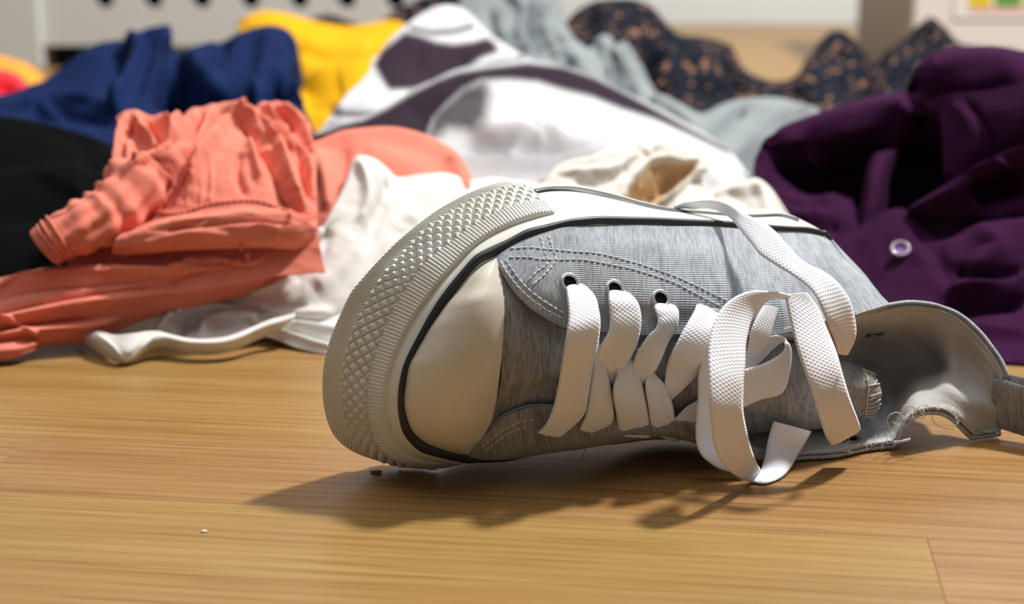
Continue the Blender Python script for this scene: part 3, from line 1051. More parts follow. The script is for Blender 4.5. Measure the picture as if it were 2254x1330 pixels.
# --- pull tab on the heel
A0 = S(2206, 836, .102); B0 = S(2200, 944, .102)
td = np.array([.74, -.62, -.10]); td /= np.linalg.norm(td)
tb_n = np.array([.30, .52, .45])
ptA = []; ptB = []
for t_, o_ in ((-.004, 0), (0, 0), (.008, 0), (.016, 0), (.024, 0), (.030, .0006), (.0335, .0030), (.031, .0056), (.024, .0066), (.012, .0064), (.002, .005), (-.004, .003)):
    ptA.append(A0 + td * t_ + tb_n * o_)
    q_ = B0 + td * t_ + tb_n * o_; q_[2] = max(q_[2], .0016); ptB.append(q_)
pt = ribbon('pull_tab', np.array(ptA), np.array(ptB), M['grey_dark'], shoe, th=0.0018, n=110)
pt['label'] = 'grey fabric loop at the heel'

# --- eyelets
def eyelet(p, n, r1=.0043, r2=.0024, mat=None, squash=1.0, parent=shoe):
    n = n / np.linalg.norm(n)
    a = np.cross(n, np.array([0, 0, 1.0])); a /= np.linalg.norm(a)
    b = np.cross(n, a)
    rm = (r1 + r2) / 2; rt = (r1 - r2) / 2
    th = np.linspace(0, 2 * np.pi, 36, endpoint=False)
    V = []; Fc = []
    prof = [(-1, -.9), (-.8, .35), (-.3, .8), (.3, .8), (.8, .35), (1, -.2), (1, -1.2)]
    prof = [(-1.05, -1.6)] + prof
    k = len(prof)
    for t in th:
        d = np.cos(t) * a + np.sin(t) * b * squash
        for (x, z) in prof:
            V.append(p + d * (rm + x * rt) + n * z * rt * .75)
    m = len(th)
    for i in range(m):
        i2 = (i + 1) % m
        for j in range(k - 1):
            Fc.append((i * k + j, i * k + j + 1, i2 * k + j + 1, i2 * k + j))
    e = add_obj('eyelet', raw_mesh('eyelet', V, Fc), mat or M['metal'], parent)
    # dark hole
    Vh = [p + (np.cos(t) * a + np.sin(t) * b * squash) * r2 * 1.02 - n * .0002 for t in th]
    Fh = [tuple(range(m))]
    add_obj('hole', raw_mesh('hole', Vh, Fh, None, False), M['hole'], e)
    return e
M['hole'] = new_mat('dark_hole', (0.012, 0.012, 0.014), 0.9, 0.0)[0]
for (ex, ey) in ((1254, 622), (1353, 636), (1454, 658), (1572, 700)):
    p, n = hit(qb, ex, ey, .0004)
    if p is not None: eyelet(p, n, r1=.0040, r2=.0026)
lqb = bvh_of(LV)
for (ex, ey) in ((1216, 934), (1303, 930)):
    p, n = hit(lqb, ex, ey, .0004)
    if p is not None: eyelet(p, n, r1=.0032, r2=.0020, mat=M['metal_dark'])
p, n = hit(cbv, 1868, 968, .0004)
if p is not None:
    e = eyelet(p, n, r1=.0052, r2=.0034, mat=M['metal_dark']); e['label'] = 'dark metal eyelet on the inside of the collar'
p, n = hit(cbv, 1925, 735, .0003)
if p is not None:
    e = eyelet(p, n, r1=.0046, r2=.0030, mat=M['metal_dark'], squash=.75); e['label'] = 'dark metal eyelet on the inside of the collar'

# --- seams
def stitches(name, lines, bvh, mat, parent, ln=0.0021, gap=0.0005, r=0.00030, lift=.0001, off=0.0):
    parts = []
    for pts_ in lines:
        D = spline(np.array(pts_, float), 200)
        W3 = []; Nn = []
        for x, y in D:
            p, n = hit(bvh, x, y, lift)
            if p is not None: W3.append(p); Nn.append(n)
        if len(W3) < 4: continue
        W3 = np.array(W3); Nn = np.array(Nn)
        s = np.concatenate([[0], np.cumsum(np.linalg.norm(np.diff(W3, axis=0), axis=1))])
        k = 0.0
        while k + ln < s[-1]:
            q = [np.array([np.interp(k + ln * f_, s, W3[:, d]) for d in range(3)]) for f_ in (0, .25, .5, .75, 1)]
            nn = np.array([np.interp(k + ln / 2, s, Nn[:, d]) for d in range(3)])
            T = q[-1] - q[0]; T /= max(np.linalg.norm(T), 1e-9)
            side = np.cross(nn, T)
            hgt = [-.5, .5, .7, .5, -.5]
            V = []
            seg = 6
            for qq, hh in zip(q, hgt):
                rr = r * (0.7 if hh < 0 else 1)
                c0 = qq + nn * hh * r
                for a in range(seg):
                    an = a * 2 * math.pi / seg
                    V.append(c0 + side * math.cos(an) * rr + nn * math.sin(an) * rr)
            Fc = [(i * seg + j, i * seg + (j + 1) % seg, (i + 1) * seg + (j + 1) % seg, (i + 1) * seg + j) for i in range(4) for j in range(seg)]
            parts.append((V, Fc))
            k += ln + gap
    V, Fc = merge_meshes(name, parts)
    o = add_obj(name, raw_mesh(name, V, Fc), mat, parent)
    o['kind'] = 'stuff'
    return o
seam_lines = [
 [(1122,548),(1164,545),(1193,548),(1229,551),(1260,554),(1295,556),(1330,561),(1370,571),(1412,583),(1450,596),(1487,609),(1538,632),(1569,647),(1605,664)],
 [(1120,567),(1164,567),(1188,571),(1229,572),(1280,572),(1309,576),(1345,583),(1381,590),(1417,600),(1480,621),(1518,640),(1569,665),(1590,676)],
 [(1112,572),(1126,592),(1140,611),(1159,633),(1188,657),(1224,680),(1250,694)],
 [(1102,575),(1112,595),(1124,612),(1145,637),(1170,660),(1205,684),(1240,702)],
 [(1191,522),(1193,536),(1200,560),(1205,580),(1181,599),(1162,618)],
 [(1207,520),(1217,548),(1223,572),(1208,594),(1186,616),(1168,632)],
]
st = stitches('stitching', seam_lines, qb, M['thread'], quarter)
lo_lines = [[(1060,985),(1085,962),(1110,945),(1140,930),(1180,922)],[(1070,992),(1095,970),(1125,950),(1160,938)]]
stitches('stitching', lo_lines, lqb, M['thread_warm'], lq)
rim_lines = [[(1890,712),(1940,698),(2000,687),(2050,690),(2095,706),(2135,745),(2170,782),(2197,830)]]
stitches('stitching', rim_lines, cbv, M['thread_warm'], collar_lining, ln=.0016, r=.00018)

# overlocked tongue end
tb = bvh_of(TGV)
parts = []
zig = [((1897,814),(1930,828)),((1903,826),(1936,838)),((1905,838),(1924,822)),((1908,850),(1938,846)),((1909,862),(1932,838)),((1909,872),(1941,864)),((1909,880),(1938,868)),
       ((1909,890),(1940,878)),((1908,897),(1941,888)),((1907,904),(1938,896)),((1906,910),(1934,903)),((1905,916),(1929,911))]
for a, b in zig:
    pa, na = hit(tb, *a, .0004); pb, nb_ = hit(tb, b[0] - 4, b[1], .0006)
    if pa is None or pb is None: continue
    me = tube_mesh('t', spline(np.array([pa, (pa + pb) / 2 + na * .0004, pb]), 8), .00028, 6)
    parts.append((np.array([v.co[:] for v in me.vertices]), [tuple(p.vertices) for p in me.polygons])); bpy.data.meshes.remove(me)
ln_ = [hit(tb, x, y, .0004)[0] for x, y in [(1897,812),(1906,828),(1909,845),(1911,862),(1908,878),(1907,893),(1905,908),(1904,919)]]
ln_ = [p for p in ln_ if p is not None]
me = tube_mesh('t', spline(np.array(ln_), 50), .0003, 6); parts.append((np.array([v.co[:] for v in me.vertices]), [tuple(p.vertices) for p in me.polygons])); bpy.data.meshes.remove(me)
V_, F_ = merge_meshes('o', parts)
ov_ = add_obj('overlock_thread', raw_mesh('overlock_thread', V_, F_), M['thread_warm'], tongue); ov_['kind'] = 'stuff'

# --- laces.  each entry: edge A points, edge B points as (px, py, height above the sole)
def lace(A, B, n=90, th=.0017):
    return ribbon('lace', SP(A), SP(B), M['lace'], shoe, th=th, n=n, m=14)
def W3(px, py, h): return (px, py, h)
# straight first bar from the first eyelet
lace([(1243,619,.0480),(1248,656,.0590),(1251,694,.0660),(1247,732,.0700),(1240,775,.0695),(1229,846,.0660),(1218,894,.0630),(1202,932,.0590),(1183,953,.0545)],
     [(1268,611,.0480),(1308,648,.0590),(1319,683,.0660),(1322,716,.0700),(1316,762,.0700),(1305,813,.0665),(1296,873,.0645),(1285,916,.0605),(1236,962,.0560)])
# second strand, emerging under the first
lace([(1262,700,.0600),(1290,740,.0610),(1307,775,.0630),(1306,815,.0640),(1298,865,.0640),(1290,910,.0610),(1275,945,.0570)],
     [(1300,690,.0600),(1318,745,.0610),(1330,800,.0630),(1344,851,.0640),(1352,900,.0640),(1348,932,.0610),(1314,953,.0570)])
# strand from the second eyelet
lace([(1341,632,.0510),(1339,656,.0620),(1342,694,.0660),(1340,727,.0675),(1329,748,.0670),(1318,768,.0650),(1308,800,.0615),(1294,840,.0585)],
     [(1366,627,.0510),(1400,659,.0620),(1411,688,.0660),(1411,718,.0680),(1405,748,.0680),(1391,785,.0665),(1369,822,.0635),(1340,855,.0600)])
lace([(1340,760,.0600),(1352,790,.0620),(1358,820,.0650),(1350,851,.0665),(1350,878,.0670),(1356,911,.0650),(1362,958,.0600)],
     [(1376,740,.0600),(1388,786,.0620),(1402,808,.0650),(1414,842,.0670),(1425,892,.0680),(1431,930,.0655),(1432,963,.0610)])
lace([(1441,655,.0530),(1440,676,.0650),(1447,703,.0690),(1443,722,.0700),(1424,742,.0695),(1402,776,.0680),(1390,806,.0650),(1374,836,.0620)],
     [(1466,648,.0530),(1490,676,.0650),(1495,694,.0690),(1490,722,.0705),(1468,762,.0705),(1446,813,.0690),(1420,842,.0665),(1396,866,.0630)])
lace([(1400,770,.0620),(1415,790,.0640),(1424,820,.0670),(1420,850,.0690),(1427,897,.0690),(1433,935,.0660),(1450,958,.0620),(1480,972,.0590),(1512,962,.0570)],
     [(1424,756,.0620),(1432,790,.0640),(1441,822,.0670),(1465,848,.0690),(1481,892,.0700),(1486,925,.0680),(1492,946,.0640),(1500,955,.0600),(1518,948,.0570)])
# wide strand towards the knot
lace([(1533,664,.0640),(1528,684,.0700),(1502,730,.0760),(1478,778,.0770),(1467,808,.0730),(1463,850,.0700),(1462,885,.0660)],
     [(1592,677,.0640),(1592,700,.0710),(1582,735,.0780),(1558,790,.0800),(1534,828,.0750),(1502,860,.0710),(1478,880,.0670)])
lace([(1470,935,.0660),(1490,916,.0680),(1515,893,.0700),(1560,870,.0720)], [(1490,950,.0650),(1520,935,.0680),(1550,925,.0700),(1590,915,.0720)])
# back strand of the big loop
lace([(1570,730,.0760),(1549,775,.0790),(1537,828,.0800),(1536,872,.0800),(1532,924,.0800),(1531,960,.0805),(1536,988,.0820),(1551,1011,.0840),(1586,1034,.0860),(1630,1044,.0880)],
     [(1620,735,.0760),(1596,780,.0790),(1588,830,.0800),(1588,875,.0800),(1584,924,.0800),(1580,955,.0805),(1584,975,.0820),(1600,995,.0840),(1630,1010,.0860),(1650,1015,.0880)])
# small strip showing through the loop
lace([(1680,672,.0740),(1664,700,.0770),(1652,730,.0790),(1644,770,.0790),(1632,810,.0770)],
     [(1714,680,.0740),(1704,712,.0770),(1694,744,.0790),(1680,776,.0790),(1664,806,.0770)])
# big loop: over the knot, down to the floor and up again
lace([(1760,660,.0800),(1727,646,.0810),(1692,641,.0830),(1650,641,.0840),(1614,656,.0850),(1586,682,.0870),(1566,724,.0915),(1558,770,.0970),(1559,830,.1040),(1561,885,.1080),(1565,931,.1080),(1573,984,.1060),(1591,1023,.1030),(1621,1049,.0990),(1652,1061,.0955),(1688,1066,.0915),(1727,1049,.0875),(1757,1004,.0850),(1787,950,.0830)],
     [(1752,672,.0770),(1724,658,.0780),(1692,662,.0800),(1671,685,.0830),(1656,706,.0860),(1648,735,.0905),(1643,765,.0950),(1641,811,.1010),(1637,850,.1050),(1636,899,.1070),(1642,938,.1060),(1653,984,.1030),(1664,1014,.0980),(1672,1030,.0930),(1675,1034,.0885),(1678,1022,.0850),(1684,1000,.0830),(1691,965,.0815),(1702,927,.0810)], n=180)
# hanging end on the right
lace([(1728,648,.0790),(1730,664,.0810),(1742,719,.0870),(1756,775,.0935),(1780,846,.1000),(1798,903,.1010),(1816,959,.0960),(1829,981,.0920)],
     [(1778,645,.0800),(1803,680,.0830),(1820,722,.0880),(1841,772,.0940),(1856,825,.1000),(1872,878,.1030),(1891,930,.0990),(1894,946,.0960)], n=110)
# end that lies over the sole edge and arches forward
lace([(1483,457,0.0060),(1505,447,0.0100),(1528,444,0.0160),(1555,441,0.0220),(1586,443,0.0310),(1618,456,0.0410),(1647,474,0.0510),(1686,493,0.0600),(1708,510,0.0670),(1731,535,0.0740),(1755,562,0.0800),(1781,582,0.0870),(1812,596,0.0930),(1839,616,0.0980),(1858,639,0.1010),(1874,668,0.1030),(1884,713,0.1030),(1883,745,0.1020),(1866,779,0.0990)],
     [(1487,459,0.0060),(1508,458,0.0080),(1530,460,0.0120),(1557,459,0.0180),(1586,468,0.0289),(1609,482,0.0398),(1628,506,0.0526),(1654,537,0.0635),(1672,560,0.0715),(1704,582,0.0795),(1742,605,0.0875),(1776,630,0.0955),(1796,654,0.1015),(1808,680,0.1045),(1820,709,0.1065),(1830,732,0.1065),(1840,761,0.1065),(1845,778,0.1055),(1850,780,0.1045)], n=180)
# small loop of the knot
lace([(1632,900,.0830),(1674,881,.0850),(1722,866,.0855),(1738,820,.0850),(1741,775,.0835),(1728,745,.0810),(1704,738,.0790),(1680,752,.0780),(1655,775,.0775)],
     [(1630,815,.0830),(1678,801,.0850),(1711,784,.0855),(1724,772,.0850),(1729,757,.0835),(1720,755,.0790),(1700,770,.0760),(1682,790,.0755),(1664,806,.0760)], n=110)

# loose threads and a thread end
def strand(name, pts_, r, mat, parent=shoe):
    return add_obj(name, tube_mesh(name, spline(np.array(SP(pts_)), 60), r, 7), mat, parent)
strand('loose_thread', [(1990,940,.094),(1985,920,.096),(1986,898,.098),(2000,893,.099),(2016,900,.099),(2032,914,.100),(2033,921,.100),(2022,920,.100),(2012,904,.099),(2030,893,.099),(2050,896,.098)], .00020, M['thread_warm'])
strand('loose_thread', [(1975,960,.091),(1957,940,.092),(1955,918,.093),(1975,908,.094),(1992,925,.095),(1978,950,.094)], .00016, M['thread'])
strand('loose_thread', [(2052,905,.095),(2054,928,.096),(2075,942,.097),(2100,946,.097)], .00016, M['thread_warm'])
strand('thread_end', [(1968,974,.094),(1985,972,.097),(2004,967,.099)], .0006, M['thread'])
# frayed edge fibres along the lower rim
parts = []
for k in range(130):
    t = rng.random(); i = int(70 + t * 110)
    p = CV[i, -1 if rng.random() < .8 else -3]
    d = rng.normal(size=3) * .0013 + np.array([0, -.0006, .0006])
    me = tube_mesh('t', spline(np.array([p, p + d * .6 + rng.normal(size=3) * .0004, p + d * 1.3]), 5), .00009, 4)
    vv = np.array([v.co[:] for v in me.vertices]); vv[:, 2] = np.maximum(vv[:, 2], .0005)
    parts.append((vv, [tuple(p_.vertices) for p_ in me.polygons])); bpy.data.meshes.remove(me)
V_, F_ = merge_meshes('f', parts)
fr = add_obj('frayed_fibre', raw_mesh('frayed_fibre', V_, F_), M['thread'], shoe); fr['kind'] = 'stuff'
# ================================================================== CLOTHES
def project_rows(rows):
    return [np.array([at(*p) for p in r]) for r in rows]

def cloth(rows, nr=200, nc=260, back=(.05, .10), strokes=(), wrinkle=(), front_lip=True, drop=.35):
    """a heap of cloth: rows of measured points from the front edge up to the crest; it then falls away behind"""
    R = project_rows(rows)
    R = [even(r, 60) for r in R]
    k = len(R)
    if back:
        c = R[-1]
        b1 = c.copy(); b1[:, 1] += back[0]; b1[:, 2] *= (1 - drop)
        b2 = c.copy(); b2[:, 1] += back[1]; b2[:, 2] = .002
        R += [b1, b2]
    out = np.empty((nr, nc, 3))
    G = np.array([spline(r, nc) for r in R])
    for j in range(nc):
        out[:, j] = spline(G[:, j], nr)
    V = out
    N = normals(V)
    if np.mean(np.sum(N[: int(nr * .5)] * (-FWD + np.array([0, 0, .5])), axis=2)) < 0:
        N = -N; fl_ = True
    else: fl_ = False
    u, v = arcuv(V)
    d = np.zeros(u.shape)
    for (ang, sx, sy, amp, seed) in wrinkle:
        ca, sa = math.cos(ang), math.sin(ang)
        a = (u * ca + v * sa); b = (-u * sa + v * ca)
        wx = 0.35 * fbm(a / sx * .6, b / sx * .6, seed + 5, 2)
        nn = fbm(a / sx + wx, b / sy + wx, seed, 2)
        rid = 1 - np.abs(nn) * 2.6
        d += amp * (0.55 * rid + 0.45 * nn * 2)
    fade = np.ones((nr, 1))
    V = V + N * d[..., None]
    if strokes:
        px, py = proj(V)
        rfrac = (k - 1) / (k - 1 + (2 if back else 0))
        rr = np.linspace(0, 1, nr)[:, None]
        wgt = np.clip((rfrac + .04 - rr) / .06, 0, 1)
        N2 = normals(V)
        if fl_: N2 = -N2
        # soften the direction field so that folds stay clean
        N2 = N2 * .6 + N * .4
        dd = np.zeros(u.shape)
        for stq in strokes:
            pts, wd, amp = stq[:3]
            kind = stq[3] if len(stq) > 3 else 'r'
            q, sg, t = polydist(px, py, pts)
            tap = np.clip(np.minimum(t, 1 - t) / .12, 0, 1) * .75 + .25
            if kind == 'r': f = np.exp(-(q / wd) ** 2)
            elif kind == 'c': f = np.exp(-np.abs(q) / wd)
            elif kind == 's':   # the left side of the stroke lies on top
                f = np.where(sg < 0, np.exp(-(q / (wd * 4)) ** 2), np.exp(-(q / (wd * .35)) ** 2))
            elif kind == 'a': f = np.where(sg < 0, np.exp(-(q / (wd * 2)) ** 2), np.exp(-(q / (wd * .5)) ** 2))
            dd += amp * f * tap
        V = V + N2 * (dd * wgt)[..., None]
    V[..., 2] = np.maximum(V[..., 2], 0.0012)
    return V, fl_

def garment(name, rows, mat, parent, th=.0012, attr=None, **kw):
    V, fl_ = cloth(rows, **kw)
    at_ = None
    if attr is not None:
        px, py = proj(V)
        at_ = {k: f(px, py, V) for k, f in attr.items()}
    return sheet(name, V, mat, parent, th=th, flip=fl_, attr=at_), V

def patch(name, rows, mat, parent, nr=80, nc=160, th=.0012, strokes=(), wrinkle=(), attr=None):
    V, fl_ = cloth(rows, nr=nr, nc=nc, back=None, strokes=strokes, wrinkle=wrinkle)
    at_ = None
    if attr is not None:
        px, py = proj(V)
        at_ = {k: f(px, py, V) for k, f in attr.items()}
    return sheet(name, V, mat, parent, th=th, flip=fl_, attr=at_), V

def soft_poly(polys, blur=10):
    def f(px, py, V):
        out = np.zeros(px.shape)
        for pl in polys:
            w8 = pl[1]; P_ = pl[0]; bl_ = pl[2] if len(pl) > 2 else blur
            ins = in_poly(px, py, P_)
            q = np.full(px.shape, 1e9)
            D = np.array(list(P_) + [P_[0]], float)
            q, _, _ = polydist_raw(px, py, D)
            sd = np.where(ins, -q, q)
            m = np.clip(.5 - sd / (2 * bl_), 0, 1)
            out = np.maximum(out, w8 * m) if w8 > 0 else out * (1 + w8 * m)
        return out
    return f
def polydist_raw(x, y, D):
    best = np.full(x.shape, 1e9); m = len(D) - 1
    for i in range(m):
        a = D[i]; b = D[i + 1]; d = b - a; L2 = max(d @ d, 1e-9)
        t = np.clip(((x - a[0]) * d[0] + (y - a[1]) * d[1]) / L2, 0, 1)
        best = np.minimum(best, np.hypot(x - a[0] - t * d[0], y - a[1] - t * d[1]))
    return best, None, None

M['coral'] = cloth_mat('coral_cotton', (0.80, 0.245, 0.172), (0.74, 0.205, 0.140), knit=0.0013, knit_axis=0, kstr=.3, sheen=.1)
M['white'] = cloth_mat('white_cotton', (0.74, 0.72, 0.69), (0.70, 0.68, 0.645), knit=.0012, kstr=.15)
M['black'] = cloth_mat('black_cotton', (0.002, 0.0024, 0.0028), sheen=0.0)
M['navy'] = cloth_mat('navy_cotton', (0.0095, 0.022, 0.082), (0.0075, 0.017, 0.065), sheen=0.0)
M['yellow'] = cloth_mat('yellow_cotton', (0.74, 0.395, 0.002), (0.68, 0.35, 0.002), sheen=0.0)
M['pale'] = cloth_mat('pale_grey_blue_cotton', (0.265, 0.295, 0.305), (0.23, 0.255, 0.265), sheen=0.0)
M['purple'] = cloth_mat('purple_knit', (0.050, 0.0105, 0.048), (0.039, 0.008, 0.038), knit=.0024, knit_axis=0, kstr=1.0, nstr=.4, sheen=.0)
M['red'] = cloth_mat('red_cotton', (0.90, 0.05, 0.07), sheen=0.0)
M['orange'] = cloth_mat('orange_cotton', (0.85, 0.36, 0.05), sheen=0.0)
def two_tone(name, ca, cb, attrn='print', **kw):
    m = cloth_mat(name, ca, **kw)
    nt = m.node_tree; b = nt.nodes['Principled BSDF']
    b.inputs['Specular IOR Level'].default_value = 0.04
    src = b.inputs['Base Color'].links[0].from_socket
    an = node(nt, 'ShaderNodeAttribute', attribute_name=attrn)
    mx = node(nt, 'ShaderNodeMix', data_type='RGBA')
    nt.links.new(an.outputs['Fac'], mx.inputs[0]); nt.links.new(src, mx.inputs[6])
    mx.inputs[7].default_value = (*cb, 1)
    nt.links.new(mx.outputs[2], b.inputs['Base Color'])
    return m
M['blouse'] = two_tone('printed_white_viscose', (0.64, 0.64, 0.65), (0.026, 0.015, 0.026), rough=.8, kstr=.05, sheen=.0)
M['cream'] = two_tone('cream_cotton', (0.80, 0.76, 0.69), (0.58, 0.38, 0.20), kstr=.1)
def floral():
    m, nt, b = new_mat('dark_dotted_fabric', (.01, .01, .012), .85, .04)
    uv = uvmap(nt)
    vo = node(nt, 'ShaderNodeTexVoronoi'); vo.inputs['Scale'].default_value = 95; vo.inputs['Randomness'].default_value = 1
    nt.links.new(uv, vo.inputs['Vector'])
    n_ = noise(nt, uv, 28, 2)
    th_ = mathn(nt, 'LESS_THAN', vo.outputs['Distance'], mathn(nt, 'MULTIPLY', mathn(nt, 'SUBTRACT', n_, .30), 1.15))
    mx = node(nt, 'ShaderNodeMix', data_type='RGBA')
    nt.links.new(th_, mx.inputs[0])
    mx.inputs[6].default_value = (.010, .012, .019, 1); mx.inputs[7].default_value = (.27, .14, .085, 1)
    nt.links.new(mx.outputs[2], b.inputs['Base Color'])
    return m
M['floral'] = floral()
M['dark_brown'] = cloth_mat('dark_brown_cotton', (0.035, 0.022, 0.018), sheen=.03)

# ---------------- coral shirt
coral = empty('shirt', tuple(ground(420, 640, 0)), 'crumpled coral pink cotton shirt bunched into a wrinkled heap at the left', 'shirt')
cw = [(1.2, .014, .07, .0010, 3), (.5, .03, .05, .0014, 8), (1.2, .006, .03, .0003, 13)]
heap_rows = [
 [(130,640,.845),(300,650,.835),(450,640,.835),(600,610,.845),(715,600,.86)],
 [(170,520,.865),(300,540,.86),(450,530,.855),(580,520,.86),(700,520,.87)],
 [(215,440,.89),(320,430,.885),(450,420,.88),(575,420,.885),(697,430,.89)],
 [(250,350,.925),(325,345,.915),(445,335,.91),(565,335,.915),(692,370,.925)],
 [(259,290,.95),(330,290,.945),(442,290,.94),(558,282,.945),(684,310,.95)],
 [(262,262,.965),(285,250,.968),(318,252,.97),(345,259,.97),(400,264,.97),(430,250,.97),(470,240,.972),(525,236,.975),(565,250,.975),(582,236,.975),(610,229,.978),(650,243,.978),(672,268,.975),(680,310,.965)],
]
cs = [
 ([(276,258),(266,320),(262,380),(245,440)], 9, 0.0075),
 ([(298,256),(310,290),(338,325),(350,350),(336,392),(316,430)], 10, 0.0106),
 ([(280,300),(290,350),(300,400),(292,450),(262,500)], 12, 0.0088),
 ([(356,262),(384,290),(400,320),(392,355),(348,400),(300,466)], 13, 0.0106),
 ([(430,252),(415,300),(372,360),(330,420),(300,480)], 14, 0.0106),
 ([(468,244),(450,310),(390,385),(335,450),(280,520)], 15, 0.0100),
 ([(506,262),(476,310),(440,360),(420,420)], 12, 0.0088),
 ([(497,240),(548,262),(590,300),(618,360),(645,420),(670,470)], 15, 0.0112),
 ([(580,236),(602,270),(640,320),(668,370),(688,430)], 10, 0.0100),
 ([(612,232),(650,262),(676,320),(690,390)], 10, 0.0075),
 ([(382,400),(352,440),(318,488)], 7, -.010, 'c'),
 ([(322,268),(345,300),(352,330),(338,372)], 6, -.006, 'c'),
 ([(474,262),(450,320),(400,372)], 6, -.006, 'c'),
 ([(560,262),(592,320),(612,380)], 7, -.006, 'c'),
 ([(548,300),(560,350),(572,400)], 9, 0.0050), ([(530,330),(522,380),(540,430)], 9, -.004),
 ([(600,240),(640,262),(650,290)], 8, -.009, 'c'),
 ([(440,340),(445,400),(440,450)], 5, 0.0010), ([(462,340),(466,400),(460,450)], 5, 0.0010), ([(420,350),(418,400),(410,450)], 5, 0.0010),
 ([(445,262),(425,310),(380,370),(338,425),(300,470)], 5, -.007, 'c'), ([(300,262),(285,300),(283,360),(276,430)], 5, -.007, 'c'),
 ([(376,290),(384,320),(374,352),(330,410)], 5, -.006, 'c'), ([(486,256),(462,300),(420,350),(380,420),(330,480)], 5, -.006, 'c'),
 ([(520,262),(560,310),(596,360),(620,430),(640,470)], 6, -.007, 'c'), ([(600,262),(640,318),(660,370),(678,440)], 5, -.007, 'c'),
 ([(250,400),(262,440),(240,490)], 6, -.006, 'c'),
]
o, _ = garment('body', heap_rows, M['coral'], coral, nr=300, nc=420, strokes=cs, wrinkle=cw, back=(.04, .08))
# hem roll and folded band across the front of the heap
hem, HV = patch('hem', [
 [(245,562,0.846),(330,556,0.842),(440,548,0.842),(560,545,0.846),(640,548,0.854),(690,540,0.869)],
 [(250,540,0.843),(335,530,0.838),(445,518,0.838),(560,514,0.842),(645,520,0.851),(694,512,0.867)],
 [(262,522,0.846),(340,500,0.842),(450,486,0.842),(560,478,0.846),(648,486,0.854),(697,492,0.870)],
 [(290,506,0.864),(350,486,0.864),(455,466,0.864),(560,458,0.864),(650,466,0.874),(697,474,0.894)],
], M['coral'], coral, nr=90, nc=300, th=.0016, strokes=[([(330,496),(450,484),(560,470),(640,478),(690,500)], 5, .0022), ([(330,508),(450,498),(560,486),(640,494)], 4, -.0022, 'c'), ([(300,540),(420,512),(520,520)], 8, .002)],
 wrinkle=[(0.2, .02, .006, .0012, 41), (1.4, .005, .02, .0005, 44)])
# sleeve with its ribbed cuff at the left
slc = spline(np.array([at(98,548,.842), at(130,522,.844), at(180,500,.850), at(230,478,.860), at(275,440,.872), at(310,390,.890)]), 90)
def oval_tube(name, C, ra, rb, mat, parent, seg=48, wob=None, openend=True, th=.0014):
    T = np.gradient(C, axis=0); T /= np.linalg.norm(T, axis=1, keepdims=True)
    up = np.array([0, -.3, 1.0]); up /= np.linalg.norm(up)
    B = np.cross(T, up); B /= np.linalg.norm(B, axis=1, keepdims=True)
    A = np.cross(B, T)
    th_ = np.linspace(0, 2 * np.pi, seg)
    V = C[:, None] + A[:, None] * (ra[:, None] * np.cos(th_))[..., None] + B[:, None] * (rb[:, None] * np.sin(th_))[..., None]
    if wob is not None:
        s = np.linspace(0, 1, len(C))[:, None]; a = th_[None, :]
        r_ = wob(s, a)
        V = V + (V - C[:, None]) * r_[..., None]
    V[..., 2] = np.maximum(V[..., 2], .0015)
    fl_ = np.mean(np.sum(normals(V) * (V - C[:, None]), axis=2)) < 0
    return sheet(name, V, mat, parent, th=th, flip=fl_)
sr = np.interp(np.linspace(0, 1, 90), [0, .12, .3, .6, 1], [.0100, .0105, .0125, .014, .015])
sleeve = oval_tube('sleeve', slc, sr, sr * 1.2, M['coral'], coral, wob=lambda s, a: .07 * np.sin(9 * a + 14 * s) * np.clip(s * 3, 0, 1) + .09 * np.sin(s * 36 + 2 * np.sin(a)) * np.clip(s * 2 - .15, 0, 1) + .13 * fbm(s * 8 + a * .3, a * 1.1, 4))
sleeve['label'] = 'short sleeve with a ribbed cuff'
for q in range(5):
    cth = np.linspace(0, 2 * np.pi, 60, endpoint=False)
    i0 = 2 + q * 4
    T0 = (slc[i0 + 1] - slc[i0 - 1]); T0 /= np.linalg.norm(T0)
    up = np.array([0, -.3, 1.0]); B0 = np.cross(T0, up); B0 /= np.linalg.norm(B0); A0 = np.cross(B0, T0)
    ring = slc[i0] + A0[None] * (np.cos(cth) * (sr[i0] * 1.0 + .0007))[:, None] + B0[None] * (np.sin(cth) * (sr[i0] * 1.2 + .0007))[:, None]
    add_obj('cuff_rib', tube_mesh('cuff_rib', ring, .0008, 8, closed=True), M['coral'], sleeve)
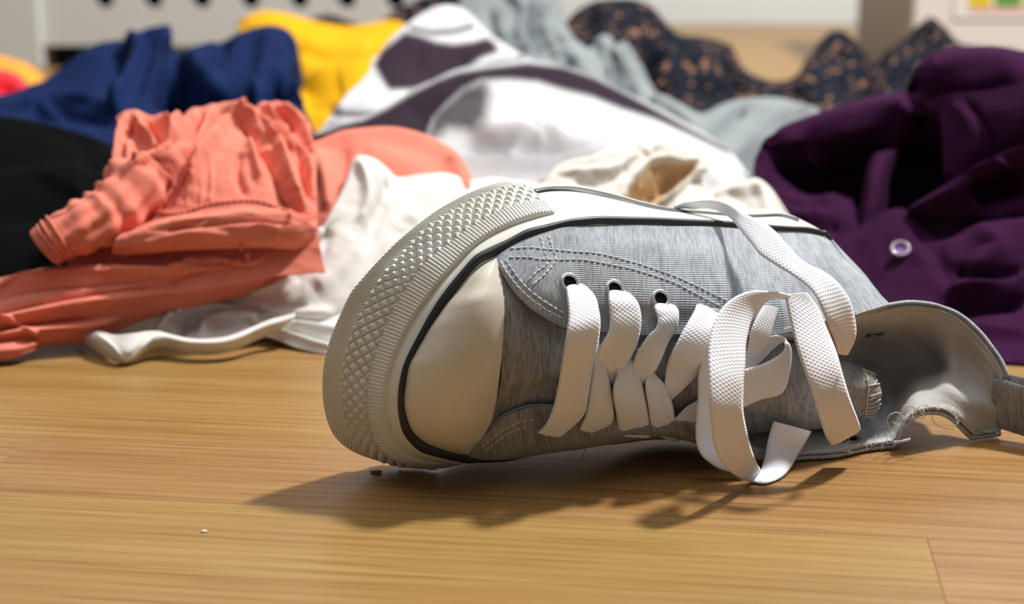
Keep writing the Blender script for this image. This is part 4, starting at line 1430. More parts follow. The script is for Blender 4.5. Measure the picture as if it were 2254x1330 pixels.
# the lower layer lying flat towards the left edge
low, LVV = patch('lower_layer', [
 [(-110,812,.81),(0,792,.81),(90,762,.82),(200,748,.83),(305,706,.84),(440,672,.85),(560,640,.86),(668,560,.88)],
 [(-110,790,.808),(0,766,.808),(95,742,.817),(200,722,.827),(305,688,.836),(440,652,.846),(560,612,.856),(670,545,.873)],
 [(-110,745,.815),(0,720,.812),(100,700,.82),(200,686,.827),(310,660,.835),(440,628,.842),(560,590,.85),(670,530,.868)],
 [(-110,690,.825),(0,668,.822),(100,655,.826),(200,645,.83),(310,620,.836),(440,600,.842),(560,566,.85),(675,515,.866)],
 [(-110,640,.845),(0,622,.842),(90,606,.84),(200,602,.842),(310,585,.844),(440,572,.848),(560,548,.856),(675,505,.872)],
 [(-110,630,.875),(0,612,.872),(90,592,.87),(200,585,.87),(310,570,.87),(440,555,.87),(560,535,.88),(675,495,.89)],
], M['coral'], coral, nr=170, nc=420, th=.0014, strokes=[
 ([(-60,650),(40,622),(120,606),(240,600),(400,596),(500,590)], 8, .0045),
 ([(-60,668),(60,640),(180,628),(320,618)], 7, -.003, 'c'),
 ([(-60,720),(60,690),(200,662),(360,640),(520,610),(620,560)], 9, .0045),
 ([(-60,706),(60,676),(200,650),(380,632)], 6, -.003, 'c'),
 ([(-40,745),(60,728),(180,716),(260,700)], 7, .005), ([(-40,730),(80,712),(200,700)], 6, -.005, 'c'),
 ([(0,700),(30,710),(60,726),(90,740)], 6, .004), ([(370,600),(420,582),(480,576),(540,582),(580,566)], 6, .004), ([(400,612),(460,600),(520,606),(570,590)], 6, -.003, 'c'),
 ([(520,545),(540,560),(548,580)], 5, .004),
], wrinkle=[(0.1, .05, .010, .0012, 51), (0.0, .02, .005, .0005, 55)])
o, _ = patch('hem', [
 [(-110,812,.808),(-40,800,.808),(30,788,.80),(80,770,.81)],
 [(-110,790,.80),(-40,775,.80),(30,768,.80),(84,756,.812)],
 [(-110,770,.81),(-40,756,.81),(30,750,.81),(88,744,.82)],
], M['coral'], coral, nr=40, nc=90, th=.0014, wrinkle=[(0, .03, .01, .001, 61)])
def seam(lines, objs, mat, parent, r=.0011, name='seam'):
    bvs = [BVHTree.FromPolygons([tuple(v.co) for v in o_.data.vertices], [tuple(p_.vertices) for p_ in o_.data.polygons]) for o_ in objs]
    for ln_i, pts_ in enumerate(lines):
        out = []
        for x, y in spline(np.array(pts_, float), 160):
            r_ = ray(x, y); r_ = r_ / np.linalg.norm(r_)
            best = None
            for bv in bvs:
                loc, n, i_, d_ = bv.ray_cast(Vector(CAMP), Vector(r_))
                if loc is not None and (best is None or d_ < best[1]): best = (np.array(loc), d_)
            if best is not None: out.append(best[0])
        if len(out) < 20: continue
        out = np.array(out)
        k_ = np.ones(9) / 9
        pad = np.vstack([np.repeat(out[:1], 4, 0), out, np.repeat(out[-1:], 4, 0)])
        out = np.stack([np.convolve(pad[:, d], k_, 'valid') for d in range(3)], 1)
        P_ = even(out, 200)
        rr = r * (1 + .35 * np.sin(np.arange(200) * 1.1) + .3 * (np.random.default_rng(ln_i).random(200) - .5))
        P_[:, 2] = np.maximum(P_[:, 2], .002)
        add_obj(name, tube_mesh(name, P_, rr, 8), mat, parent)
heap_o = [c_ for c_ in coral.children]
seam([[(336,468),(396,470),(466,449),(560,443),(620,461),(690,486)], [(2,627),(51,603),(121,598),(247,594)], [(368,589),(420,570),(494,588),(527,569),(531,533)], [(618,428),(638,462),(626,500),(604,526)], [(600,262),(616,290),(640,320)], [(420,360),(402,400),(384,450)]], heap_o, M['coral'], coral)
# smooth part of the shirt that shows to the right of the heap
o, _ = garment('body', [
 [(640,560,.90),(760,560,.90),(880,550,.90),(980,540,.91),(1050,520,.92)],
 [(655,450,.93),(760,440,.93),(880,430,.94),(980,440,.95),(1045,450,.95)],
 [(672,350,.98),(760,335,.98),(870,330,.99),(960,350,.99),(1030,400,.98)],
 [(680,325,1.0),(720,302,1.005),(780,288,1.01),(850,283,1.015),(910,292,1.02),(960,310,1.02),(1008,345,1.01),(1038,400,.99)],
], M['coral'], coral, nr=130, nc=200, strokes=[([(690,330),(720,400),(730,470)], 20, .006), ([(760,320),(750,400),(745,470)], 16, -.005), ([(985,340),(1010,380),(1030,430)], 14, .004), ([(800,330),(860,350),(940,380)], 20, .003), ([(900,400),(820,380),(760,420)], 18, -.003)],
 wrinkle=[(.8, .04, .06, .002, 71)])

# ---------------- white cotton top in front
wtop = empty('top', tuple(ground(700, 700, 0)), 'white cotton top spread out between the coral shirt and the sneaker', 'top')
o, WV = garment('body', [
 [(420,668,.868),(540,702,.856),(660,716,.85),(760,722,.85),(900,720,.85),(1050,700,.86),(1240,690,.88)],
 [(500,655,.864),(580,664,.858),(690,670,.856),(790,665,.86),(940,650,.87),(1090,630,.88),(1260,620,.9)],
 [(560,628,.868),(635,598,.872),(720,575,.878),(830,560,.89),(960,545,.9),(1110,540,.91),(1280,540,.92)],
 [(620,585,.882),(680,550,.888),(755,500,.90),(860,480,.915),(990,480,.93),(1130,480,.945),(1300,480,.95)],
 [(682,550,.892),(706,518,.897),(732,472,.91),(758,415,.93),(780,356,.95),(800,347,.952),(824,352,.952),(850,372,.955),(878,392,.96),(930,384,.968),(985,382,.975),(1040,400,.98),(1100,396,.985),(1180,410,1.0),(1320,440,1.0)],
], M['white'], wtop, nr=220, nc=360, strokes=[
 ([(792,352),(806,400),(808,450),(790,500)], 12, .005), ([(868,388),(850,430),(826,480),(800,540)], 16, -.005), ([(960,390),(930,440),(900,500)], 22, .004),
 ([(700,540),(660,590),(610,628),(550,650)], 7, .0022), ([(690,530),(640,585),(590,620)], 4, -.0015, 'c'),
 ([(790,520),(750,590),(690,640)], 26, .004), ([(720,500),(700,560),(640,620)], 18, -.003), ([(880,520),(840,600),(800,660)], 30, .003),
 ([(560,668),(640,690),(740,690)], 14, .004)],
 wrinkle=[(.6, .035, .07, .0022, 81), (1.0, .012, .03, .0005, 84)])
o, _ = patch('neckband', [
 [(168,748,.838),(212,772,.82),(246,795,.81),(276,802,.803),(304,792,.808),(330,774,.815),(368,768,.818),(420,780,.812),(480,778,.812),(530,764,.818),(575,744,.83),(640,716,.84)],
 [(176,736,.834),(214,748,.814),(248,768,.803),(280,774,.797),(310,764,.803),(340,752,.81),(376,750,.812),(430,760,.807),(485,757,.807),(535,742,.813),(580,722,.826),(645,700,.836)],
 [(190,726,.836),(220,730,.82),(252,738,.812),(290,735,.808),(325,730,.812),(350,730,.816),(380,738,.816),(432,746,.812),(490,742,.812),(540,726,.818),(590,706,.832),(650,690,.842)],
], M['white'], wtop, nr=50, nc=260, th=.0015, strokes=[([(212,735),(248,762),(276,790),(304,774),(345,742),(420,755),(500,752),(570,722)], 4, .0010)], wrinkle=[(0, .03, .01, .0007, 91)])
o, _ = patch('body', [
 [(230,742,.842),(300,752,.842),(360,744,.838),(430,752,.83),(500,746,.83),(580,716,.845),(650,700,.85)],
 [(260,722,.84),(310,722,.842),(370,715,.842),(430,728,.842),(505,722,.842),(580,700,.85),(650,690,.852)],
 [(300,700,.845),(345,690,.845),(400,700,.85),(450,712,.852),(515,700,.85),(590,692,.85),(660,684,.856)],
 [(320,684,.85),(355,674,.852),(410,668,.854),(460,670,.856),(520,672,.858),(600,680,.86),(670,680,.865)],
], M['white'], wtop, nr=110, nc=260, strokes=[([(350,740),(375,700),(400,680)], 9, .006), ([(395,735),(420,708),(440,690)], 10, -.004), ([(440,740),(470,712),(520,700),(570,705)], 9, .006), ([(330,690),(400,672),(500,672)], 8, .004), ([(460,700),(500,690),(540,694)], 6, -.004, 'c')], wrinkle=[(.4, .03, .03, .0012, 95)])
o, _ = patch('body', [
 [(575,738,.84),(620,752,.835),(660,768,.828),(720,778,.824),(800,778,.83)],
 [(585,722,.842),(630,732,.84),(670,742,.835),(720,752,.83),(800,755,.83)],
 [(600,706,.846),(650,710,.846),(690,714,.846),(740,716,.846),(800,720,.846)],
 [(610,692,.855),(660,690,.856),(710,690,.856),(760,690,.856),(820,700,.856)],
], M['white'], wtop, nr=70, nc=160, strokes=[([(590,730),(640,738),(690,756),(740,770)], 7, .003), ([(640,715),(700,725),(760,735)], 7, .004), ([(620,724),(680,736),(740,752)], 5, -.003, 'c')], wrinkle=[(.2, .03, .02, .001, 98)])

# ---------------- black garment at the left edge
blk = empty('trousers', tuple(ground(60, 560, 0)), 'plain black cloth garment at the left edge behind the coral shirt', 'clothing')
garment('body', [
 [(-160,700,.90),(-20,680,.89),(100,640,.90),(200,590,.91),(300,560,.92)],
 [(-160,560,.97),(-20,540,.96),(110,520,.96),(210,480,.97),(300,460,.97)],
 [(-160,400,1.06),(-10,400,1.05),(120,400,1.05),(210,400,1.05),(300,400,1.04)],
 [(-160,290,1.12),(-10,290,1.12),(100,300,1.12),(190,320,1.11),(300,350,1.08)],
 [(-160,262,1.15),(-10,260,1.16),(70,270,1.16),(140,290,1.15),(210,310,1.14),(300,350,1.12)],
], M['black'], blk, nr=120, nc=160, strokes=[([(-80,420),(60,400),(200,380)], 30, .006), ([(-80,480),(60,470),(180,440)], 24, -.006)], wrinkle=[(.3, .06, .05, .003, 101)])

# ---------------- navy garment
nav = empty('sweater', tuple(ground(380, 300, 0)), 'navy blue cotton sweater crumpled in two peaks behind the coral shirt', 'sweater')
garment('body', [
 [(-160,300,1.24),(40,310,1.2),(250,340,1.14),(450,340,1.14),(640,320,1.16),(700,310,1.16)],
 [(-160,262,1.32),(60,255,1.30),(250,260,1.25),(450,260,1.26),(640,250,1.28),(672,240,1.28)],
 [(-160,240,1.40),(110,195,1.42),(260,165,1.40),(440,170,1.40),(600,150,1.42),(652,165,1.42)],
 [(-160,240,1.44),(-40,236,1.45),(40,218,1.46),(100,182,1.49),(170,118,1.52),(215,93,1.53),(252,84,1.54),(282,92,1.54),(302,73,1.54),(336,66,1.54),(362,86,1.54),(392,118,1.54),(420,116,1.54),(455,96,1.55),(510,73,1.55),(570,64,1.55),(615,62,1.55),(640,82,1.54),(650,125,1.53),(648,170,1.51)],
], M['navy'], nav, nr=170, nc=320, strokes=[
 ([(262,90),(262,150),(240,210),(230,250)], 12, -.014, 'c'), ([(290,84),(300,140),(280,200),(240,240)], 16, .018), ([(336,70),(350,120),(345,170),(320,220)], 15, .02),
 ([(392,125),(380,160),(350,200)], 12, -.014, 'c'), ([(345,205),(420,205),(500,215),(560,220)], 22, -.07), ([(362,150),(385,165),(410,178)], 16, -.05), ([(420,120),(450,170),(500,210),(540,240)], 20, .012),
 ([(500,80),(470,130),(440,150)], 14, -.012), ([(590,70),(585,130),(570,190),(560,230)], 18, .010), ([(585,180),(610,190),(640,200)], 22, -.06), ([(40,240),(120,230),(200,228),(280,240)], 12, .010), ([(60,250),(150,250),(260,262)], 12, -.010)],
 wrinkle=[(.8, .05, .08, .004, 111)], back=(.06, .12))

# ---------------- yellow garment
yel = empty('sweatshirt', tuple(ground(720, 220, 0)), 'bright yellow garment draped behind the navy sweater and beside the printed blouse', 'sweatshirt')
garment('body', [
 [(520,360,1.28),(660,345,1.26),(760,330,1.26),(900,320,1.28)],
 [(530,260,1.45),(680,250,1.4),(790,230,1.4),(900,220,1.42)],
 [(530,150,1.65),(690,150,1.62),(800,130,1.62),(900,120,1.62)],
 [(528,70,1.82),(600,60,1.8),(740,85,1.8),(820,80,1.8),(900,80,1.8)],
 [(525,60,1.86),(548,40,1.88),(585,28,1.9),(640,36,1.9),(700,52,1.88),(760,62,1.88),(820,56,1.88),(862,48,1.88),(900,60,1.86)],
], M['yellow'], yel, nr=130, nc=180, strokes=[([(640,150),(720,170),(800,150),(860,120)], 22, .010), ([(660,215),(720,225),(770,250)], 9, -.016, 'c'), ([(640,180),(700,200),(760,190)], 16, -.008), ([(660,100),(740,120),(820,110)], 20, .008)], wrinkle=[(.3, .08, .07, .004, 121)], back=(.08, .14))

# ---------------- dark cloth behind the yellow one
dk = empty('scarf', tuple(ground(850, 70, 0)), 'dark brown patterned cloth heap far back behind the yellow garment', 'scarf')
garment('body', [
 [(640,150,1.95),(760,150,1.95),(880,140,1.95),(1040,130,1.95)],
 [(660,80,2.1),(780,90,2.1),(880,70,2.1),(1040,60,2.1)],
 [(680,52,2.16),(720,36,2.18),(760,48,2.18),(810,60,2.18),(850,48,2.18),(872,10,2.2),(905,6,2.2),(940,-4,2.2),(1040,-20,2.2)],
], M['floral'], dk, nr=90, nc=140, strokes=[([(700,50),(770,75),(850,70)], 10, .01)], wrinkle=[(.3, .05, .05, .006, 131)], back=(.08, .14))

# ---------------- red and orange at the left edge
org = empty('cardigan', tuple(ground(20, 190, 0)), 'orange garment at the far left edge behind the red cloth', 'clothing')
garment('body', [
 [(-160,240,1.65),(-40,235,1.65),(60,225,1.66),(110,218,1.68)],
 [(-160,180,1.8),(-40,170,1.8),(50,168,1.8),(100,195,1.8)],
 [(-160,128,1.92),(-40,125,1.92),(20,132,1.92),(66,150,1.9),(104,196,1.86)],
], M['orange'], org, nr=70, nc=90, wrinkle=[(.3, .06, .05, .004, 141)])
redc = empty('vest', tuple(ground(0, 230, 0)), 'bright red cloth bundle at the far left edge above the navy sweater', 'clothing')
garment('body', [
 [(-160,262,1.47),(-40,260,1.47),(50,250,1.47),(85,240,1.48)],
 [(-160,200,1.55),(-40,195,1.54),(30,195,1.54),(66,215,1.54)],
 [(-160,165,1.60),(-50,160,1.60),(0,158,1.60),(38,168,1.60),(62,205,1.58)],
], M['red'], redc, nr=70, nc=90, strokes=[([(-20,180),(20,190),(40,215)], 10, -.02)], wrinkle=[(.8, .04, .04, .005, 151)])

# ---------------- printed blouse
blo = empty('blouse', tuple(ground(1200, 420, 0)), 'white blouse with a dark plum print and border, heaped in the middle', 'blouse')
band = [(676,318),(700,296),(745,276),(800,262),(850,238),(905,205),(960,176),(1010,158),(1080,147),(1160,138),(1240,146),(1310,170),(1380,205),(1450,243),(1520,283),(1600,325),(1605,338),(1520,297),(1440,262),(1370,240),(1300,212),(1235,196),(1185,180),(1120,174),(1060,176),(1020,196),(985,228),(955,262),(940,300),(930,330),(700,330)]
soft1 = [(1020,190),(1065,180),(1076,215),(1072,262),(1040,285),(985,285),(960,300),(935,310),(950,250)]
pr_rear = [([(822,142),(838,112),(866,90),(892,70),(925,78),(962,92),(1000,97),(1040,92),(1072,82),(1092,96),(1098,114),(1060,128),(1036,146),(1004,158),(985,172),(944,192),(900,197),(856,198),(842,178)], .99, 6),
 ([(900,54),(950,66),(1000,63),(1040,50),(1046,62),(1000,76),(950,79),(900,68)], .8, 4),
 ([(724,240),(790,245),(850,240),(856,252),(790,259),(722,255)], .8, 4), ([(672,330),(690,302),(730,268),(770,272),(830,272),(860,262),(940,230),(940,330)], .99, 6),
 ([(1040,146),(1105,130),(1150,124),(1165,144),(1110,156),(1040,164)], .85, 5)]
garment('back_panel', [
 [(650,370,1.10),(780,360,1.08),(900,350,1.09),(1050,340,1.12),(1200,300,1.18),(1360,290,1.24)],
 [(700,295,1.15),(800,270,1.16),(920,250,1.19),(1050,230,1.24),(1200,220,1.27),(1340,240,1.3)],
 [(760,215,1.23),(840,190,1.25),(940,170,1.28),(1060,160,1.32),(1170,170,1.34),(1290,200,1.34)],
 [(812,150,1.30),(865,115,1.33),(950,90,1.36),(1050,85,1.38),(1120,125,1.38),(1240,175,1.38)],
 [(822,135,1.33),(850,105,1.36),(890,66,1.39),(930,34,1.42),(965,18,1.43),(1000,18,1.44),(1035,38,1.44),(1075,78,1.44),(1110,105,1.43),(1155,134,1.42),(1250,172,1.4)],
], M['blouse'], blo, nr=170, nc=240, attr={'print': soft_poly(pr_rear)}, strokes=[([(900,140),(960,150),(1040,130)], 26, -.006), ([(740,250),(800,240),(900,215)], 14, .006)], wrinkle=[(.6, .07, .09, .003, 161)])
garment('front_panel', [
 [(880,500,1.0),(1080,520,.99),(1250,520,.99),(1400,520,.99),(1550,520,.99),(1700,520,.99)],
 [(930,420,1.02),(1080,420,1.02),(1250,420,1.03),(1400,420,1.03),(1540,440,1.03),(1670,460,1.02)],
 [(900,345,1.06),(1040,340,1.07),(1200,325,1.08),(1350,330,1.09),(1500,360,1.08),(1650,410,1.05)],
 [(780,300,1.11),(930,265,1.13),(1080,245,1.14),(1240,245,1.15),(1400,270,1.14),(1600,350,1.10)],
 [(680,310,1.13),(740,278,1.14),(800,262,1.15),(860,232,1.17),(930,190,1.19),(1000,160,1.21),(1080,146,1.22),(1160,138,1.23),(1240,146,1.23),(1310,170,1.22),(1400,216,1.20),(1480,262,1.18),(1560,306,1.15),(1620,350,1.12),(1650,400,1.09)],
], M['blouse'], blo, nr=220, nc=340, attr={'print': soft_poly([(band, .99, 7), (soft1, .9, 16), ([(1000,330),(1120,300),(1330,320),(1360,360),(1220,400),(1060,400),(1000,380)],   .42, 30), ([(1090,350),(1130,310),(1170,300),(1150,340),(1120,390)], .35, 22), ([(1200,380),(1240,330),(1260,330),(1250,380)], .28, 22)])},  # last three polygons tint in the lower front's shade with print showing through
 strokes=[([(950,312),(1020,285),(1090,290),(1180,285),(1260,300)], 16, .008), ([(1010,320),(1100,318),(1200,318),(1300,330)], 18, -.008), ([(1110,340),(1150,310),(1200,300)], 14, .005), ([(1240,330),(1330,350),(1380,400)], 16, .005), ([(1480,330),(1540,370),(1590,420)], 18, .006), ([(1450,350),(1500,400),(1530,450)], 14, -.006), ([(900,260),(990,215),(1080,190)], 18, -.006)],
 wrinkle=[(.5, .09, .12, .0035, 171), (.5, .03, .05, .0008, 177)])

# ---------------- pale grey garment
pal = empty('shirt', tuple(ground(1330, 240, 0)), 'pale grey blue shirt twisted in sharp folds behind the printed blouse', 'shirt')
garment('body', [
 [(1000,260,1.36),(1150,250,1.38),(1260,270,1.38),(1360,290,1.36),(1470,300,1.34)],
 [(1010,150,1.46),(1130,150,1.46),(1240,175,1.46),(1350,220,1.44),(1455,250,1.42)],
 [(1015,60,1.54),(1110,50,1.55),(1210,80,1.55),(1330,140,1.53),(1440,210,1.50)],
 [(1010,10,1.60),(1050,-40,1.62),(1120,-70,1.64),(1190,-60,1.64),(1222,-20,1.63),(1236,50,1.61),(1262,100,1.60),(1296,124,1.60),(1314,92,1.59),(1336,82,1.59),(1352,106,1.58),(1374,94,1.58),(1402,126,1.57),(1424,176,1.56),(1440,222,1.54)],
], M['pale'], pal, nr=160, nc=220, strokes=[([(1110,-20),(1150,30),(1140,80),(1180,130)], 9, .010), ([(1200,0),(1190,50),(1210,100),(1240,150)], 10, .010), ([(1080,20),(1100,80),(1150,130)], 9, -.012, 'c'), ([(1170,0),(1165,60),(1190,120)], 7, -.012, 'c'), ([(1225,80),(1260,140),(1320,190)], 10, -.012, 'c'), ([(1320,90),(1335,140),(1350,200)], 8, .010), ([(1350,110),(1380,170),(1410,230)], 9, .010), ([(1338,110),(1360,170),(1375,220)], 6, -.014, 'c'), ([(1250,110),(1290,160),(1340,210)], 10, .008)],
 wrinkle=[(1.3, .03, .09, .006, 181)])
garment('sleeve', [
 [(1380,380,1.16),(1500,430,1.12),(1610,470,1.1),(1720,480,1.1),(1780,470,1.12)],
 [(1395,300,1.24),(1510,350,1.2),(1630,390,1.18),(1710,370,1.2),(1790,350,1.22)],
 [(1412,240,1.32),(1530,290,1.28),(1640,300,1.27),(1720,285,1.28),(1800,280,1.3)],
 [(1420,218,1.36),(1460,210,1.36),(1500,230,1.36),(1545,252,1.36),(1600,228,1.37),(1660,218,1.38),(1730,222,1.38),(1800,250,1.38)],
], M['pale'], pal, nr=110, nc=180, strokes=[([(1430,222),(1490,260),(1540,320)], 14, .010), ([(1460,250),(1510,310),(1540,370)], 10, -.010), ([(1790,246),(1700,280),(1640,340),(1590,380)], 14, .012), ([(1640,230),(1590,270),(1560,300)], 12, -.012), ([(1740,300),(1680,340),(1640,400)], 10, -.008)], wrinkle=[(.8, .05, .08, .003, 191)])

# ---------------- dark dotted garment
flr = empty('dress', tuple(ground(1640, 220, 0)), 'black dress with small copper brown dots lying in humps at the back', 'dress')
garment('body', [
 [(1200,330,1.36),(1400,330,1.38),(1550,320,1.40),(1700,310,1.42),(1880,300,1.43),(2020,290,1.45),(2260,280,1.48)],
 [(1225,190,1.52),(1390,200,1.52),(1540,220,1.52),(1700,240,1.52),(1860,230,1.54),(2010,210,1.56),(2240,200,1.58)],
 [(1235,100,1.66),(1380,80,1.68),(1520,130,1.66),(1670,200,1.62),(1820,150,1.64),(1950,170,1.64),(2050,120,1.66),(2230,140,1.68)],
 [(1238,72,1.74),(1262,38,1.76),(1305,12,1.78),(1370,0,1.80),(1425,14,1.80),(1462,52,1.80),(1500,84,1.79),(1560,88,1.78),(1605,104,1.76),(1628,146,1.73),(1665,176,1.70),(1750,184,1.70),(1785,140,1.71),(1812,92,1.73),(1842,72,1.75),(1874,88,1.75),(1900,128,1.75),(1932,158,1.75),(1958,120,1.76),(1996,84,1.78),(2030,48,1.80),(2052,40,1.80),(2078,78,1.80),(2110,104,1.80),(2230,112,1.80)],
], M['floral'], flr, nr=190, nc=360, strokes=[([(1320,20),(1330,80),(1310,140)], 20, .012), ([(1450,90),(1430,140),(1470,200)], 22, -.03), ([(1520,110),(1560,160),(1580,220)], 26, .014), ([(1600,140),(1640,200),(1620,240)], 14, -.014), ([(1800,130),(1780,180),(1760,220)], 18, .010), ([(1850,90),(1880,150),(1860,200)], 18, -.012), ([(2000,110),(1970,160),(1930,200)], 18, .012), ([(2050,60),(2060,110),(2040,160)], 14, .012), ([(1910,150),(1900,200),(1880,240)], 14, -.016)],
 wrinkle=[(.9, .06, .08, .006, 201)], back=(.08, .15))

# ---------------- cream garment with its tan inside, and the white piece beside it
crm = empty('camisole', tuple(ground(1400, 500, 0)), 'cream camisole turned up to show its tan inside behind the sneaker sole', 'camisole')
hol = [(1372,440),(1400,398),(1425,370),(1462,360),(1500,362),(1532,354),(1534,372),(1505,400),(1470,428),(1445,452)]
garment('body', [
 [(1150,560,.93),(1300,580,.92),(1450,580,.93),(1600,580,.94)],
 [(1170,470,.95),(1300,460,.955),(1440,450,.96),(1580,470,.965)],
 [(1185,410,.97),(1290,385,.98),(1430,365,.99),(1558,420,.99)],
 [(1192,396,.98),(1225,372,.99),(1262,354,.995),(1305,345,1.0),(1350,332,1.01),(1392,318,1.015),(1412,304,1.02),(1440,312,1.02),(1462,306,1.02),(1500,322,1.02),(1528,340,1.015),(1545,372,1.01),(1556,430,.995)],
], M['cream'], crm, nr=140, nc=240, attr={'print': soft_poly([(hol, 1.0, 5)])}, strokes=[
 ([(1390,445),(1440,405),(1500,385)], 20, -.016), ([(1372,436),(1398,396),(1424,366),(1462,354),(1500,358),(1536,350)], 6, .006), ([(1440,462),(1480,430),(1530,385),(1548,380)], 6, .006),
 ([(1240,380),(1300,380),(1360,370),(1420,330)], 9, .004), ([(1260,400),(1330,400),(1390,360)], 6, -.004, 'c'), ([(1400,320),(1420,340),(1450,330)], 8, -.004)],
 wrinkle=[(.4, .02, .03, .0025, 211), (1.1, .008, .02, .0008, 217)])
wh2 = empty('undershirt', tuple(ground(1650, 520, 0)), 'ivory cloth piece folded low between the cream camisole and the purple cardigan', 'undershirt')
garment('body', [
 [(1500,600,.94),(1620,620,.93),(1700,640,.93),(1800,660,.93)],
 [(1520,500,.965),(1620,500,.965),(1700,520,.965),(1790,560,.965)],
 [(1540,450,.985),(1620,440,.99),(1690,450,.99),(1760,520,.98)],
 [(1546,440,.995),(1580,418,1.0),(1620,405,1.005),(1662,396,1.01),(1690,412,1.01),(1715,450,1.0),(1745,500,.99)],
], M['cream'], wh2, nr=90, nc=120, attr={'print': lambda a, b, c: np.zeros(a.shape)}, strokes=[([(1660,400),(1680,440),(1690,490)], 10, .004), ([(1600,420),(1640,450),(1650,480)], 14, -.003)], wrinkle=[(.6, .04, .05, .002, 221)])

# ---------------- purple cardigan
pur = empty('cardigan', tuple(ground(2100, 720, 0)), 'deep purple ribbed knit cardigan with a round button, heaped at the right', 'cardigan')
garment('body', [
 [(1640,640,1.00),(1820,740,.93),(1980,780,.89),(2130,790,.87),(2260,800,.86),(2460,815,.85)],
 [(1660,560,1.05),(1830,600,1.02),(1990,640,.97),(2140,680,.92),(2290,700,.90),(2460,700,.89)],
 [(1690,450,1.13),(1800,460,1.13),(1960,470,1.12),(2130,500,1.06),(2300,520,1.02),(2460,520,1.0)],
 [(1700,380,1.13),(1790,385,1.14),(1940,380,1.15),(2100,370,1.12),(2290,370,1.06),(2460,370,1.04)],
 [(1690,335,1.07),(1780,335,1.07),(1870,318,1.075),(1950,300,1.08),(2040,290,1.07),(2130,290,1.04),(2290,270,1.02),(2460,270,1.01)],
 [(1678,318,1.055),(1760,300,1.065),(1870,268,1.075),(1950,246,1.08),(2040,225,1.06),(2150,215,1.03),(2290,205,1.01),(2460,200,1.01)],
 [(1690,302,1.07),(1730,278,1.09),(1790,258,1.10),(1850,236,1.115),(1910,216,1.125),(1970,206,1.125),(2008,202,1.12),(2016,178,1.10),(2026,145,1.09),(2056,119,1.09),(2120,108,1.09),(2190,109,1.09),(2260,114,1.09),(2460,130,1.09)],
], M['purple'], pur, nr=300, nc=420, strokes=[
 ([(1760,290),(1850,262),(1950,240),(2010,235)], 18, .006), ([(1780,345),(1860,350),(1930,330),(1985,290)], 14, .008),
 ([(2022,190),(2060,205),(2140,205),(2260,170)], 16, -.012), ([(2016,215),(2022,260),(2040,310)], 14, -.012), ([(2050,160),(2120,140),(2240,140)], 26, .006),
 ([(1700,300),(1735,330),(1790,340)], 16, -.008)],
 wrinkle=[(.9, .06, .09, .0025, 231)], back=(.05, .09))
patch('fold', [
 [(1640,560,.985),(1720,600,.965),(1800,640,.95),(1880,680,.93),(1960,720,.90)],
 [(1655,480,1.0),(1730,520,.985),(1800,560,.97),(1880,600,.95),(1960,640,.92)],
 [(1652,410,1.02),(1715,470,1.01),(1790,500,1.0),(1860,520,.985),(1920,545,.96)],
 [(1664,350,1.045),(1705,420,1.03),(1780,455,1.025),(1840,440,1.03),(1880,450,1.04)],
 [(1680,312,1.06),(1712,385,1.05),(1775,425,1.06),(1840,425,1.07),(1885,430,1.09)],
], M['purple'], pur, nr=120, nc=160, th=.002, strokes=[([(1665,370),(1690,440),(1750,480),(1830,480)], 16, .006), ([(1700,430),(1760,450),(1840,435)], 8, .003), ([(1740,540),(1790,500),(1850,500)], 16, -.005)], wrinkle=[(.6, .03, .05, .0015, 233)])
patch('fold', [
 [(1880,505,1.0),(1898,500,.985),(1925,498,.985),(1948,505,1.0)],
 [(1892,450,1.02),(1906,446,.998),(1934,444,.998),(1954,450,1.02)],
 [(1904,390,1.04),(1918,386,1.018),(1944,384,1.018),(1960,390,1.04)],
 [(1916,345,1.075),(1930,336,1.05),(1960,330,1.05),(1985,330,1.075)],
], M['purple'], pur, nr=70, nc=60, th=.003)
flapV = patch('front_edge', [
 [(1740,700,.93),(1850,750,.885),(1960,780,.845),(2080,790,.83),(2200,800,.822),(2330,808,.816),(2460,815,.815)],
 [(1750,620,.95),(1860,650,.92),(1970,680,.885),(2080,690,.87),(2190,680,.865),(2330,700,.86),(2460,700,.86)],
 [(1790,560,.965),(1880,570,.95),(1975,590,.92),(2070,600,.90),(2150,570,.90),(2290,540,.90),(2460,530,.90)],
 [(1822,542,.975),(1890,520,.97),(1960,510,.955),(2040,545,.925),(2110,530,.92),(2220,500,.92),(2460,480,.92)],
 [(1832,540,.99),(1880,508,.985),(1932,474,.98),(1990,462,.975),(2035,505,.95),(2075,528,.94),(2140,502,.935),(2210,486,.935),(2460,470,.935)],
], M['purple'], pur, nr=140, nc=260, th=.0022, strokes=[([(2100,590),(2160,610),(2260,600)], 14, -.010), ([(2080,650),(2140,640),(2200,615),(2270,600)], 14, .007), ([(2080,690),(2150,670),(2260,660)], 16, -.012), ([(2110,725),(2180,735),(2260,745)], 12, .006), ([(2010,490),(2060,560),(2090,620)], 20, -.004), ([(2140,505),(2200,540),(2160,580),(2110,640)], 22, .005)], wrinkle=[(.8, .04, .06, .0015, 235)])[1]
